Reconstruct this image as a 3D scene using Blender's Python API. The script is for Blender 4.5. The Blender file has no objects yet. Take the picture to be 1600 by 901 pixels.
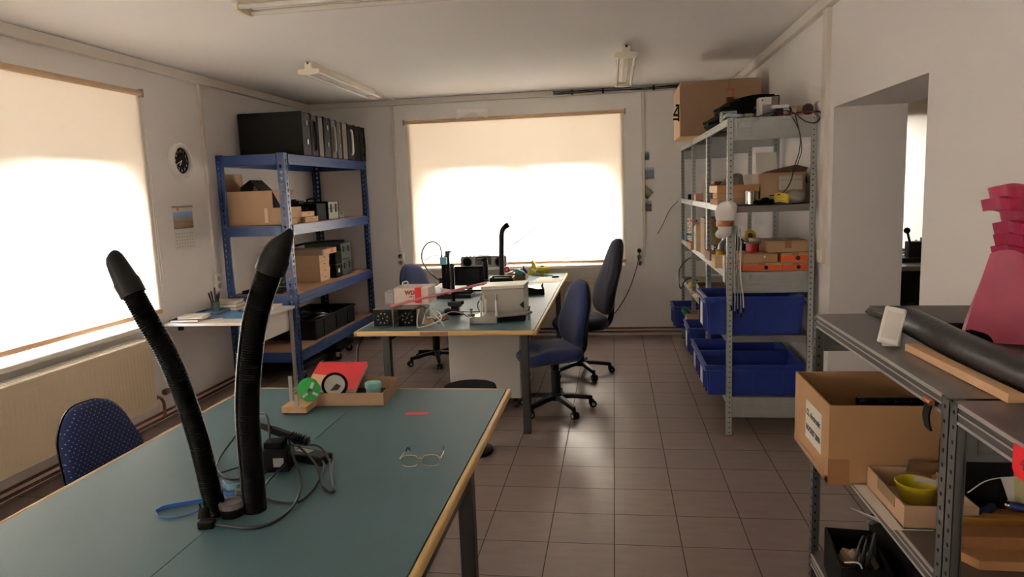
import bpy, bmesh, math, random
from math import sin, cos, pi, radians
from mathutils import Vector, Matrix, Euler
rnd = random.Random(7)
S = bpy.context.scene
COL = S.collection

# ------------------------------------------------------------------ camera, world, daylight, exposure
cam_d = bpy.data.cameras.new('camera'); cam = bpy.data.objects.new('camera', cam_d); COL.objects.link(cam)
cam_d.sensor_width = 36.0; cam_d.lens = 1099.9 / 1600 * 36.0; cam_d.clip_start = 0.02; cam_d.clip_end = 200
def camera_rotation(pitch, roll, yaw):
    right, up, fw = Vector((1, 0, 0)), Vector((0, sin(pitch), cos(pitch))), Vector((0, cos(pitch), -sin(pitch)))
    r2 = cos(roll) * right + sin(roll) * up; u2 = -sin(roll) * right + cos(roll) * up
    Z = Matrix.Rotation(yaw, 3, 'Z')
    r2, u2, b2 = Z @ r2, Z @ u2, -(Z @ fw)
    return Matrix((r2, u2, b2)).transposed()
cam.matrix_world = Matrix.Translation((0, 0, 1.602)) @ camera_rotation(.1373, -.0369, .1468).to_4x4()
S.camera = cam
S.view_settings.view_transform = 'Standard'; S.view_settings.look = 'None'
S.view_settings.gamma = 1.0; S.view_settings.use_curve_mapping = False
S.view_settings.exposure = 0.84
S.cycles.max_bounces = 10; S.cycles.diffuse_bounces = 7; S.cycles.transmission_bounces = 8
S.cycles.sample_clamp_indirect = 6.0; S.cycles.use_denoising = True

W = bpy.data.worlds.new('sky'); S.world = W; W.use_nodes = True
wn = W.node_tree.nodes; wl = W.node_tree.links
sky = wn.new('ShaderNodeTexSky'); sky.sky_type = 'NISHITA'; sky.sun_disc = False; sky.sun_elevation = radians(48); sky.sun_rotation = radians(200)
wl.new(sky.outputs[0], wn['Background'].inputs[0]); wn['Background'].inputs[1].default_value = 0.10

def daylight(name, loc, target, sx, sy, power, col=(1, .96, .90)):
    d = bpy.data.lights.new(name, 'AREA'); d.shape = 'RECTANGLE'; d.size = sx; d.size_y = sy; d.energy = power; d.color = col
    o = bpy.data.objects.new(name, d); COL.objects.link(o); o.location = loc
    o.rotation_euler = (Vector(target) - Vector(loc)).to_track_quat('-Z', 'Y').to_euler()
    return o
SKYC = (.94, .97, 1.06)
daylight('daylight_back_window', (-1.05, 9.5, 2.7), (-1.05, 8.0, 1.5), 2.6, 3.4, 3100, SKYC)
daylight('daylight_left_window', (-5.25, 3.55, 2.7), (-3.7, 3.55, 1.5), 2.6, 3.4, 3100, SKYC)
daylight('fill_light_rear', (-4.9, -.75, 2.4), (-3.5, -.75, 1.4), 4.0, 2.4, 1300, SKYC)  # fill lamp outside an unseen window added on the left wall
daylight('fill_light_front', (-1.2, -3.8, 2.3), (-1.2, -2.4, 1.4), 4.0, 2.4, 350, SKYC)  # weak fill lamp outside an unseen window added behind the camera
daylight('daylight_other_room', (3.1, 9.1, 2.2), (3.1, 7.8, 1.4), 3.0, 2.2, 130, SKYC)

# ------------------------------------------------------------------ materials
def lin(c):
    return tuple(((x / 255) / 12.92 if x / 255 <= .04045 else ((x / 255 + .055) / 1.055) ** 2.4) for x in c) + (1,)
MATS = {}
def mat(name, rgb, rough=.5, metal=0., var=.08, scale=9., bump=0., bscale=80., trans=0., alpha=1., coat=0., sheen=0., stretch=None, spec=.5, ior=1.45):
    if name in MATS: return MATS[name]
    m = bpy.data.materials.new(name); m.use_nodes = True; N = m.node_tree.nodes; L = m.node_tree.links
    b = N['Principled BSDF']; b.inputs['Roughness'].default_value = rough; b.inputs['Metallic'].default_value = metal
    b.inputs['Specular IOR Level'].default_value = spec; b.inputs['IOR'].default_value = ior
    b.inputs['Transmission Weight'].default_value = trans; b.inputs['Alpha'].default_value = alpha
    b.inputs['Coat Weight'].default_value = coat; b.inputs['Sheen Weight'].default_value = sheen
    tc = N.new('ShaderNodeTexCoord'); src = tc.outputs['Object']
    if stretch:
        mp = N.new('ShaderNodeMapping'); mp.inputs['Scale'].default_value = stretch; L.new(src, mp.inputs[0]); src = mp.outputs[0]
    nz = N.new('ShaderNodeTexNoise'); nz.inputs['Scale'].default_value = scale; nz.inputs['Detail'].default_value = 4; L.new(src, nz.inputs['Vector'])
    mx = N.new('ShaderNodeMix'); mx.data_type = 'RGBA'
    c = lin(rgb); mx.inputs[6].default_value = tuple(max(0, x * (1 - var)) for x in c[:3]) + (1,); mx.inputs[7].default_value = tuple(min(1, x * (1 + var)) for x in c[:3]) + (1,)
    L.new(nz.outputs['Fac'], mx.inputs[0]); L.new(mx.outputs[2], b.inputs['Base Color'])
    if bump:
        n2 = N.new('ShaderNodeTexNoise'); n2.inputs['Scale'].default_value = bscale; n2.inputs['Detail'].default_value = 3; L.new(src, n2.inputs['Vector'])
        bp = N.new('ShaderNodeBump'); bp.inputs['Strength'].default_value = bump; bp.inputs['Distance'].default_value = .004
        L.new(n2.outputs['Fac'], bp.inputs['Height']); L.new(bp.outputs[0], b.inputs['Normal'])
    MATS[name] = m
    return m

def tile_material():
    m = bpy.data.materials.new('floor_tile'); m.use_nodes = True; N = m.node_tree.nodes; L = m.node_tree.links; b = N['Principled BSDF']
    geo = N.new('ShaderNodeNewGeometry'); mp = N.new('ShaderNodeMapping'); mp.inputs['Location'].default_value = (.0223 + 30, -3.032 + 30 + .0015, 0)
    L.new(geo.outputs['Position'], mp.inputs[0])
    br = N.new('ShaderNodeTexBrick'); br.offset = 0; br.squash = 1
    br.inputs['Scale'].default_value = 1; br.inputs['Brick Width'].default_value = .3; br.inputs['Row Height'].default_value = .3
    br.inputs['Mortar Size'].default_value = .0028; br.inputs['Mortar Smooth'].default_value = .3; br.inputs['Bias'].default_value = 0
    br.inputs['Color1'].default_value = lin((134, 116, 108)); br.inputs['Color2'].default_value = lin((127, 110, 103)); br.inputs['Mortar'].default_value = lin((62, 50, 44))
    L.new(mp.outputs[0], br.inputs['Vector'])
    nz = N.new('ShaderNodeTexNoise'); nz.inputs['Scale'].default_value = 7; nz.inputs['Detail'].default_value = 6
    mp2 = N.new('ShaderNodeMapping'); mp2.inputs['Scale'].default_value = (1, 3, 1); L.new(geo.outputs['Position'], mp2.inputs[0]); L.new(mp2.outputs[0], nz.inputs['Vector'])
    mr = N.new('ShaderNodeMapRange'); mr.inputs[1].default_value = .3; mr.inputs[2].default_value = .7; mr.inputs[3].default_value = .9; mr.inputs[4].default_value = 1.08
    L.new(nz.outputs['Fac'], mr.inputs[0])
    mu = N.new('ShaderNodeMix'); mu.data_type = 'RGBA'; mu.blend_type = 'MULTIPLY'; mu.inputs[0].default_value = 1
    L.new(br.outputs['Color'], mu.inputs[6]); L.new(mr.outputs[0], mu.inputs[7]); L.new(mu.outputs[2], b.inputs['Base Color'])
    rr = N.new('ShaderNodeMapRange'); rr.inputs[3].default_value = .30; rr.inputs[4].default_value = .8; L.new(br.outputs['Fac'], rr.inputs[0]); L.new(rr.outputs[0], b.inputs['Roughness'])
    bp = N.new('ShaderNodeBump'); bp.inputs['Strength'].default_value = .5; bp.inputs['Distance'].default_value = .002; bp.invert = True
    L.new(br.outputs['Fac'], bp.inputs['Height']); L.new(bp.outputs[0], b.inputs['Normal'])
    return m

def blind_material():
    m = bpy.data.materials.new('blind_fabric'); m.use_nodes = True; N = m.node_tree.nodes; L = m.node_tree.links
    N.remove(N['Principled BSDF']); out = N['Material Output']
    tc = N.new('ShaderNodeTexCoord'); nz = N.new('ShaderNodeTexNoise'); nz.inputs['Scale'].default_value = 300; L.new(tc.outputs['Object'], nz.inputs['Vector'])
    mx = N.new('ShaderNodeMix'); mx.data_type = 'RGBA'; mx.inputs[6].default_value = (.80, .70, .55, 1); mx.inputs[7].default_value = (.86, .76, .60, 1); L.new(nz.outputs['Fac'], mx.inputs[0])
    tr = N.new('ShaderNodeBsdfTranslucent'); L.new(mx.outputs[2], tr.inputs[0])
    df = N.new('ShaderNodeBsdfDiffuse'); df.inputs[0].default_value = (.80, .74, .64, 1)
    ms = N.new('ShaderNodeMixShader'); ms.inputs[0].default_value = .45; L.new(tr.outputs[0], ms.inputs[1]); L.new(df.outputs[0], ms.inputs[2]); L.new(ms.outputs[0], out.inputs[0])
    return m

def pane_material(name, tint=(1, 1, 1, 1), gl=.08, rough=.02):
    m = bpy.data.materials.new(name); m.use_nodes = True; N = m.node_tree.nodes; L = m.node_tree.links
    N.remove(N['Principled BSDF']); out = N['Material Output']
    t = N.new('ShaderNodeBsdfTransparent'); t.inputs[0].default_value = tint
    g = N.new('ShaderNodeBsdfGlossy'); g.inputs['Roughness'].default_value = rough
    lw = N.new('ShaderNodeLayerWeight'); lw.inputs[0].default_value = .2
    mr = N.new('ShaderNodeMapRange'); mr.inputs[3].default_value = gl; mr.inputs[4].default_value = .7; L.new(lw.outputs['Fresnel'], mr.inputs[0])
    ms = N.new('ShaderNodeMixShader'); L.new(mr.outputs[0], ms.inputs[0]); L.new(t.outputs[0], ms.inputs[1]); L.new(g.outputs[0], ms.inputs[2]); L.new(ms.outputs[0], out.inputs[0])
    return m

def film_material(name, rgb, dens=.6, trl=.5):
    """thin plastic foam or film: partly see-through, partly translucent"""
    m = bpy.data.materials.new(name); m.use_nodes = True; N = m.node_tree.nodes; L = m.node_tree.links
    out = N['Material Output']; b = N['Principled BSDF']; b.inputs['Roughness'].default_value = .35
    tc = N.new('ShaderNodeTexCoord'); nz = N.new('ShaderNodeTexNoise'); nz.inputs['Scale'].default_value = 14; nz.inputs['Detail'].default_value = 4; L.new(tc.outputs['Object'], nz.inputs['Vector'])
    mx = N.new('ShaderNodeMix'); mx.data_type = 'RGBA'; c = lin(rgb)
    mx.inputs[6].default_value = tuple(x * .85 for x in c[:3]) + (1,); mx.inputs[7].default_value = tuple(min(1, x * 1.12) for x in c[:3]) + (1,); L.new(nz.outputs['Fac'], mx.inputs[0])
    L.new(mx.outputs[2], b.inputs['Base Color'])
    bp = N.new('ShaderNodeBump'); bp.inputs['Strength'].default_value = .25; bp.inputs['Distance'].default_value = .004; n2 = N.new('ShaderNodeTexNoise'); n2.inputs['Scale'].default_value = 60
    L.new(tc.outputs['Object'], n2.inputs['Vector']); L.new(n2.outputs['Fac'], bp.inputs['Height']); L.new(bp.outputs[0], b.inputs['Normal'])
    tr = N.new('ShaderNodeBsdfTranslucent'); L.new(mx.outputs[2], tr.inputs[0])
    tp = N.new('ShaderNodeBsdfTransparent'); tp.inputs[0].default_value = tuple(min(1, x * .5 + .5) for x in c[:3]) + (1,)
    m1 = N.new('ShaderNodeMixShader'); m1.inputs[0].default_value = trl; L.new(b.outputs[0], m1.inputs[1]); L.new(tr.outputs[0], m1.inputs[2])
    m2 = N.new('ShaderNodeMixShader'); m2.inputs[0].default_value = dens; L.new(tp.outputs[0], m2.inputs[1]); L.new(m1.outputs[0], m2.inputs[2]); L.new(m2.outputs[0], out.inputs[0])
    return m

WALL = mat('wall_paint', (242, 238, 236), .9, var=.02, scale=2.5, bump=.12, bscale=140)
WALLW = mat('white_wall_paint', (248, 246, 243), .85, var=.02, scale=3, bump=.1, bscale=140)
CEIL = mat('ceiling_paint', (245, 242, 240), .95, var=.02, scale=2, bump=.08, bscale=120)
TILE = tile_material(); BLIND = blind_material(); PANE = pane_material('window_pane')
TRIM = mat('trunking_plastic', (222, 214, 204), .5, var=.02)
WPLAST = mat('white_plastic', (232, 228, 220), .4, var=.02)
GPLAST = mat('grey_plastic', (150, 148, 146), .5)
DGREY = mat('dark_grey_steel', (62, 60, 60), .45, .3)
BLACK = mat('black_plastic', (14, 13, 13), .42, var=.15, spec=.22)
BLACKM = mat('black_matte', (14, 13, 13), .85, var=.15, spec=.2)
RUBBER = mat('black_cable_rubber', (16, 15, 15), .38)
HOSE = mat('black_hose_plastic', (8, 7, 7), .26, var=.1, spec=.06)
GREEN = mat('green_laminate', (72, 99, 104), .50, var=.09, scale=5, bump=.04, bscale=35, spec=.25)
BEECH = mat('beech_edge', (206, 170, 112), .45, var=.12, scale=6, stretch=(1, 1, 6))
WOOD = mat('plywood', (176, 128, 84), .55, var=.14, scale=10, stretch=(1, 6, 1))
WOODP = mat('pale_wood', (190, 150, 112), .55, var=.12, scale=10, stretch=(6, 1, 1))
BOARD = mat('chipboard', (150, 112, 86), .75, var=.12, scale=60)
RBLUE = mat('rack_blue_enamel', (18, 47, 94), .42, var=.06)
FABRIC = mat('blue_chair_fabric', (28, 40, 84), .95, var=.12, scale=200, bump=.15, bscale=300, sheen=.2)
NAVY = mat('dark_chair_fabric', (30, 30, 44), .95, var=.12, scale=200, bump=.15, bscale=300)
ZINC = mat('galvanised_steel', (172, 175, 172), .40, .35, var=.12, scale=24)
ZINCL = mat('shaded_galvanised_steel', (110, 110, 109), .36, .6, var=.12, scale=24)  # darker zinc for the low shelving, its shade put into the colour
ZINCE = mat('lit_galvanised_lip', (214, 214, 208), .28, .5, var=.05)  # paler zinc, the light caught by the low shelving's folds in the colour
ZINCM = mat('shaded_shelf_board', (104, 98, 98), .30, .5, var=.16, scale=14)  # darker board copy for the low shelving, shade in the colour
ZINCD = mat('galvanised_shelf_board', (128, 124, 122), .34, .55, var=.16, scale=14)
HOLE = mat('dark_hole', (22, 20, 19), .9)
CARD = mat('cardboard', (172, 140, 110), .85, var=.07, scale=12, bump=.05, bscale=60)
CARDB = mat('brown_cardboard', (128, 100, 76), .85, var=.07, scale=12)
CARDD = mat('dark_cardboard', (100, 76, 56), .85, var=.08, scale=12)
TAPE = mat('brown_parcel_tape', (142, 100, 64), .3, var=.08)
PAPER = mat('white_paper', (228, 222, 212), .8, var=.03)
CRATE = mat('blue_crate_plastic', (25, 44, 116), .42, var=.07)
STEEL = mat('brushed_steel', (176, 172, 166), .33, .85, var=.08, stretch=(1, 12, 1))
CHROME = mat('chrome', (205, 202, 198), .15, 1.0, var=.03)
COPPER = mat('painted_copper_pipe', (122, 72, 52), .4, .4, var=.12)
RAD = mat('radiator_enamel', (222, 206, 178), .38, var=.03)
RED = mat('red_plastic', (196, 30, 34), .45, var=.08)
TEAL = mat('teal_plastic', (70, 142, 150), .4)
YELLOW = mat('yellow_plastic', (206, 182, 30), .4)
ORANGE = mat('orange_print', (206, 88, 44), .7)
INK = mat('black_ink', (24, 22, 22), .7)
REDINK = mat('dark_red_ink', (140, 28, 30), .7)

# ------------------------------------------------------------------ mesh helpers
def cr(pts, n=8):
    """smooth curve through points"""
    P = [Vector(p) for p in pts]; P = [P[0] * 2 - P[1]] + P + [P[-1] * 2 - P[-2]]; out = []
    for i in range(1, len(P) - 2):
        a, b, c, d = P[i - 1:i + 3]
        for k in range(n):
            t = k / n
            out.append(.5 * ((2 * b) + (c - a) * t + (2 * a - 5 * b + 4 * c - d) * t * t + (3 * b - a - 3 * c + d) * t ** 3))
    out.append(P[-2]); return out

class B:
    def __init__(s): s.v = []; s.f = []; s.m = []
    def add(s, vs, fs, m=0):
        o = len(s.v); s.v += [tuple(v) for v in vs]; s.f += [tuple(i + o for i in f) for f in fs]; s.m += [m] * len(fs); return s
    def box(s, x0, y0, z0, x1, y1, z1, m=0):
        return s.add([(x0, y0, z0), (x1, y0, z0), (x1, y1, z0), (x0, y1, z0), (x0, y0, z1), (x1, y0, z1), (x1, y1, z1), (x0, y1, z1)],
                     [(3, 2, 1, 0), (4, 5, 6, 7), (0, 1, 5, 4), (1, 2, 6, 5), (2, 3, 7, 6), (3, 0, 4, 7)], m)
    def obox(s, c, size, rot=(0, 0, 0), m=0):
        M = Matrix.Translation(c) @ Euler(rot).to_matrix().to_4x4(); x, y, z = [q / 2 for q in size]
        vs = [M @ Vector(p) for p in ((-x, -y, -z), (x, -y, -z), (x, y, -z), (-x, y, -z), (-x, -y, z), (x, -y, z), (x, y, z), (-x, y, z))]
        return s.add(vs, [(3, 2, 1, 0), (4, 5, 6, 7), (0, 1, 5, 4), (1, 2, 6, 5), (2, 3, 7, 6), (3, 0, 4, 7)], m)
    def tube(s, pts, r, n=8, m=0, closed=False):
        P = [Vector(p) for p in pts]; k = len(P); R = r if isinstance(r, (list, tuple)) else [r] * k
        T = []
        for i in range(k):
            a = P[(i - 1) % k] if (closed or i) else P[0]; b = P[(i + 1) % k] if (closed or i < k - 1) else P[-1]
            t = b - a; T.append(t.normalized() if t.length > 1e-9 else Vector((0, 0, 1)))
        up = Vector((0, 0, 1)) if abs(T[0].z) < .9 else Vector((1, 0, 0)); u = T[0].cross(up).normalized(); vs = []
        for i in range(k):
            u = (u - T[i] * u.dot(T[i])).normalized(); w = T[i].cross(u)
            vs += [P[i] + (u * cos(2 * pi * j / n) + w * sin(2 * pi * j / n)) * R[i] for j in range(n)]
        fs = [(i * n + j, i * n + (j + 1) % n, (i + 1) * n + (j + 1) % n, (i + 1) * n + j) for i in range(k - 1) for j in range(n)]
        if closed: fs += [((k - 1) * n + j, (k - 1) * n + (j + 1) % n, (j + 1) % n, j) for j in range(n)]
        else: fs += [tuple(reversed(range(n))), tuple((k - 1) * n + j for j in range(n))]
        return s.add(vs, fs, m)
    def cyl(s, p, q, r, r2=None, n=16, m=0): return s.tube([p, q], [r, r if r2 is None else r2], n, m)
    def lathe(s, prof, c=(0, 0, 0), n=24, m=0, axis='z'):
        c = Vector(c); k = len(prof); vs = []
        for r, h in prof:
            for j in range(n):
                a = 2 * pi * j / n; x, y = r * cos(a), r * sin(a)
                vs.append(c + Vector({'z': (x, y, h), 'x': (h, x, y), 'y': (y, h, x)}[axis]))
        fs = [(i * n + j, i * n + (j + 1) % n, (i + 1) * n + (j + 1) % n, (i + 1) * n + j) for i in range(k - 1) for j in range(n)]
        if prof[0][0] > 1e-3 and prof[-1][0] > 1e-3 and k > 2:      # a hollow ring: close the section instead of capping it
            fs += [((k - 1) * n + j, (k - 1) * n + (j + 1) % n, (j + 1) % n, j) for j in range(n)]
        else:
            if prof[0][0] > 1e-3 and k > 2: fs.append(tuple(reversed(range(n))))
            if prof[-1][0] > 1e-3 and k > 2: fs.append(tuple((k - 1) * n + j for j in range(n)))
        return s.add(vs, fs, m)
    def ball(s, c, r, n=14, m=0, sc=(1, 1, 1)):
        k = n // 2; pr = [(max(1e-7, r * sin(pi * i / k)), -r * cos(pi * i / k)) for i in range(k + 1)]
        b = B().lathe(pr, (0, 0, 0), n); c = Vector(c)
        return s.add([c + Vector((x * sc[0], y * sc[1], z * sc[2])) for x, y, z in b.v], b.f, m)
    def prism(s, poly, h0, h1, axis='z', m=0):
        n = len(poly); f = {'z': lambda a, b, h: (a, b, h), 'y': lambda a, b, h: (a, h, b), 'x': lambda a, b, h: (h, a, b)}[axis]
        return s.add([f(a, b, h0) for a, b in poly] + [f(a, b, h1) for a, b in poly],
                     [tuple(reversed(range(n))), tuple(range(n, 2 * n))] + [(i, (i + 1) % n, n + (i + 1) % n, n + i) for i in range(n)], m)
    def sheet(s, fn, nu, nv, th=0., m=0):
        """a curved sheet fn(u,v) with thickness th along its own normal (approximately)"""
        P = [[Vector(fn(i / nu, j / nv)) for j in range(nv + 1)] for i in range(nu + 1)]
        def nrm(i, j):
            a = P[min(i + 1, nu)][j] - P[max(i - 1, 0)][j]; b = P[i][min(j + 1, nv)] - P[i][max(j - 1, 0)]
            q = a.cross(b); return q.normalized() if q.length > 1e-12 else Vector((0, 0, 1))
        top = [P[i][j] for i in range(nu + 1) for j in range(nv + 1)]; w = nv + 1
        fs = [(i * w + j, (i + 1) * w + j, (i + 1) * w + j + 1, i * w + j + 1) for i in range(nu) for j in range(nv)]
        if th <= 0: return s.add(top, fs, m)
        bot = [P[i][j] - nrm(i, j) * th for i in range(nu + 1) for j in range(nv + 1)]; o = len(top)
        ring = [i * w for i in range(nu + 1)] + [nu * w + j for j in range(1, nv + 1)] + [i * w + nv for i in range(nu - 1, -1, -1)] + [j for j in range(nv - 1, 0, -1)]
        fs += [tuple(x + o for x in reversed(f)) for f in fs]; fs += [(ring[i], ring[i] + o, ring[(i + 1) % len(ring)] + o, ring[(i + 1) % len(ring)]) for i in range(len(ring))]
        return s.add(top + bot, fs, m)
    def move(s, M):
        s.v = [tuple(M @ Vector(v)) for v in s.v]; return s
    def build(s, name, mats, parent=None, smooth=35, bevel=0., loc=None, rot=None, seg=2, label=None):
        me = bpy.data.meshes.new(name); me.from_pydata(s.v, [], s.f)
        for x in (mats if isinstance(mats, (list, tuple)) else [mats]): me.materials.append(x)
        me.polygons.foreach_set('material_index', s.m)
        bm = bmesh.new(); bm.from_mesh(me); bmesh.ops.recalc_face_normals(bm, faces=bm.faces); bm.to_mesh(me); bm.free()
        if smooth: me.shade_smooth(); me.set_sharp_from_angle(angle=radians(smooth))
        o = bpy.data.objects.new(name, me); COL.objects.link(o)
        if parent: o.parent = parent
        if loc is not None: o.location = loc
        if rot is not None: o.rotation_euler = rot
        if bevel:
            md = o.modifiers.new('bevel', 'BEVEL'); md.width = bevel; md.segments = seg; md.limit_method = 'ANGLE'; md.angle_limit = radians(40)
        if label: o['label'] = label
        return o

def thing(name, label, cat, loc=(0, 0, 0), rz=0., group=None, rot=None):
    o = bpy.data.objects.new(name, None); COL.objects.link(o); o.empty_display_size = .05
    o.location = loc; o.rotation_euler = rot if rot else (0, 0, rz); o['label'] = label; o['category'] = cat
    if group: o['group'] = group
    return o
def tag(o, label, cat, group=None, kind=None):
    o['label'] = label; o['category'] = cat
    if group: o['group'] = group
    if kind: o['kind'] = kind
    return o
def struct(o):
    o['kind'] = 'structure'; return o
def dup(root, loc, rz, label, group=None):
    kids = list(root.children)
    r = root.copy(); COL.objects.link(r); r.location = loc; r.rotation_euler = (0, 0, rz); r['label'] = label
    if group: r['group'] = group
    for ch in kids:
        c = ch.copy(); COL.objects.link(c); c.parent = r
        for g in list(ch.children):
            d = g.copy(); COL.objects.link(d); d.parent = c
    return r
def text(name, body, size, mtl, parent, loc, rot, extrude=.0004, align='CENTER', bold=0.):
    cu = bpy.data.curves.new(name, 'FONT'); cu.body = body; cu.size = size; cu.extrude = extrude; cu.align_x = align; cu.align_y = 'CENTER'; cu.offset = bold
    f = bpy.data.objects.new('font', cu); me = bpy.data.meshes.new_from_object(f); bpy.data.objects.remove(f); bpy.data.curves.remove(cu)
    me.materials.clear(); me.materials.append(mtl); me.name = name
    o = bpy.data.objects.new(name, me); COL.objects.link(o); o.parent = parent; o.location = loc; o.rotation_euler = rot
    return o
def wall_boxes(b, axis, a0, a1, t0, t1, z0, z1, hole):
    """a wall slab along an axis with one rectangular hole (h0,h1,hz0,hz1)"""
    h0, h1, q0, q1 = hole
    for (p0, p1, r0, r1) in ((a0, h0, z0, z1), (h1, a1, z0, z1), (h0, h1, z0, q0), (h0, h1, q1, z1)):
        if p1 - p0 < 1e-4 or r1 - r0 < 1e-4: continue
        if axis == 'x': b.box(p0, t0, r0, p1, t1, r1)
        else: b.box(t0, p0, r0, t1, p1, r1)
    return b
def hbox(b, x0, y0, z0, x1, y1, z1, t=.004, m=0, mi=None):
    """an open-topped box with walls of thickness t"""
    b.box(x0, y0, z0, x1, y1, z0 + t, m); b.box(x0, y0, z0, x1, y0 + t, z1, m); b.box(x0, y1 - t, z0, x1, y1, z1, m)
    b.box(x0, y0 + t, z0, x0 + t, y1 - t, z1, m); b.box(x1 - t, y0 + t, z0, x1, y1 - t, z1, m); return b

# ------------------------------------------------------------------ the room
ZC = 2.64
struct(B().box(-3.88, -2.6, -.12, 5.0, 8.17, 0).build('floor', TILE, smooth=0))
struct(B().box(-3.88, -2.6, ZC, 5.0, 8.17, ZC + .12).build('ceiling', CEIL, smooth=0))
b = wall_boxes(B(), 'y', 1.5, 8.05, -3.79, -3.37, 0, ZC, (2.40, 4.735, .755, 2.375)); wall_boxes(b, 'y', 1.5, 8.05, -3.87, -3.79, 0, ZC, (2.66, 4.42, .80, 1.90))
wall_boxes(b, 'y', -2.6, 1.5, -3.72, -3.37, 0, ZC, (-1.9, .4, .80, 2.2)); struct(b.build('wall_left', WALL, smooth=0))
b = wall_boxes(B(), 'x', -3.37, 1.24, 7.66, 8.08, 0, ZC, (-2.205, .080, .785, 2.365)); wall_boxes(b, 'x', -3.37, 1.24, 8.08, 8.16, 0, ZC, (-1.82, -.25, .83, 1.88)); struct(b.build('wall_back', WALL, smooth=0))
struct(wall_boxes(B(), 'x', 1.63, 5.0, 7.66, 8.01, 0, ZC, (2.3, 3.9, .82, 2.2)).build('wall_back_other_room', WALL, smooth=0))
struct(wall_boxes(B(), 'y', -2.6, 8.01, 1.24, 1.63, 0, ZC, (3.075, 4.295, 0, 2.005)).build('wall_right', WALL, smooth=0))
struct(wall_boxes(B(), 'x', -3.37, 1.24, -2.6, -2.45, 0, ZC, (-2.3, -.1, .85, 2.2)).build('wall_front', WALL, smooth=0))
struct(B().box(4.88, 1.6, 0, 5.0, 7.66, ZC).build('wall_right_other_room', WALL, smooth=0))
struct(B().box(1.63, 1.6, 0, 4.88, 1.72, ZC).build('wall_front_other_room', WALL, smooth=0))
# white painted border round the back window, proud of the wall, with loose paper at the top
b = B()
b.box(-2.37, 7.652, .84, -2.205, 7.66, 2.57); b.box(.08, 7.652, .80, .30, 7.66, 2.57); b.box(-2.205, 7.652, 2.365, .08, 7.66, 2.57)
struct(b.build('trim_1', WALLW, smooth=0))
def flap(u, v): return (-1.66 + .34 * u, 7.650 - .05 * sin(pi * v * .5), 2.50 - .08 * v - .07 * v * abs(2 * u - 1) ** 1.2 * 0 - .03 * cos(2 * pi * u) * v)
tag(B().sheet(flap, 12, 6, .002).build('torn_wallpaper', WALLW), 'torn curling strip of wallpaper peeling above the back window blind', 'wallpaper')
# skirting and cable trunking
b = B(); b.box(-3.37, 7.652, 0, 1.24, 7.66, .035); struct(b.build('baseboard_back', WALLW, smooth=0))
b = B(); b.box(-3.37, -2.45, 0, -3.364, 7.645, .05); struct(b.build('baseboard_left', WALLW, smooth=0))
b = B(); b.box(-3.37, -2.45, 2.565, -3.325, 7.66, 2.632); struct(b.build('trim_2', TRIM, bevel=.004))
b = B(); b.box(-3.325, 7.62, 2.575, -.62, 7.66, 2.632); struct(b.build('trim_3', TRIM, bevel=.004))
b = B(); b.box(1.195, -2.45, 2.565, 1.24, 7.62, 2.632); struct(b.build('trim_4', TRIM, bevel=.004))
b = B(); b.box(-3.37, 5.525, .95, -3.348, 5.56, 2.565); struct(b.build('trim_5', TRIM, bevel=.003))
b = B(); b.box(-2.405, 7.635, .95, -2.375, 7.66, 2.575); struct(b.build('trim_6', TRIM, bevel=.003))
b = B(); b.box(.302, 7.635, .95, .332, 7.66, 2.575); b.box(.235, 7.635, .95, .275, 7.651, .96); struct(b.build('trim_7', TRIM, bevel=.003))
b = B(); b.box(1.21, 4.37, 1.20, 1.24, 4.45, 2.565); struct(b.build('trim_8', TRIM, bevel=.003))
# open channel with loose cables along the top of the back wall
t = thing('cable_channel', 'open cable channel full of dark cables above the right half of the back window', 'cable channel', (0, 7.66, 2.575))
B().box(-.62, -.040, 0, .9, -.036, .012).box(-.62, -.04, 0, .9, 0, .003).box(-.62, -.04, .054, .9, 0, .057).build('channel_tray', TRIM, t, bevel=0)
for k in range(6):
    z = .012 + .007 * k
    B().tube(cr([(-.61 + .25 * i, -.026 + .006 * sin(i * 2.1 + k), z + .004 * sin(i * 1.7 + k * 2)) for i in range(7)], 5), .0045, 6).build('cable', [RUBBER, GPLAST, RUBBER][k % 3], t)
for x in (-.42, -.1, .42):
    B().box(x, -.044, .002, x + .018, -.036, .055).build('clip', BLACK, t)
# ------------------------------------------------------------------ windows (frame, panes, sill)
def window(name, axis, a0, a1, z0, z1, out, sill_a0, sill_a1, sill_in, sill_out, zs):
    """out = depth of the frame plane; axis 'x' = wall runs along x"""
    P = (lambda b, p0, q0, r0, p1, q1, r1: b.box(p0, q0, r0, p1, q1, r1)) if axis == 'x' else (lambda b, p0, q0, r0, p1, q1, r1: b.box(q0, p0, r0, q1, p1, r1))
    o0, o1 = min(out), max(out); b = B(); mid = (a0 + a1) / 2
    for p0, p1, r0, r1 in ((a0, a1, z0, z0 + .07), (a0, a1, z1 - .07, z1), (a0, a0 + .07, z0, z1), (a1 - .07, a1, z0, z1), (mid - .16, mid + .16, z0, z1)):
        P(b, p0, o0, r0, p1, o1, r1)
    w = struct(b.build(name, WPLAST, bevel=.006))
    for p0, p1 in ((a0 + .07, mid - .16), (mid + .16, a1 - .07)):
        g = B(); P(g, p0, (o0 + o1) / 2 - .004, z0 + .07, p1, (o0 + o1) / 2 + .004, z1 - .07); g.build('pane', PANE, w, smooth=0)
    s = B(); P(s, sill_a0, min(sill_in, sill_out), zs - .032, sill_a1, max(sill_in, sill_out), zs); s.build('sill', WPLAST, w, bevel=.006)
    return w
window('window_1', 'y', 2.66, 4.42, .80, 1.90, (-3.85, -3.78), 2.40, 4.40 + .05, -3.275, -3.79, .757)
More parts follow.
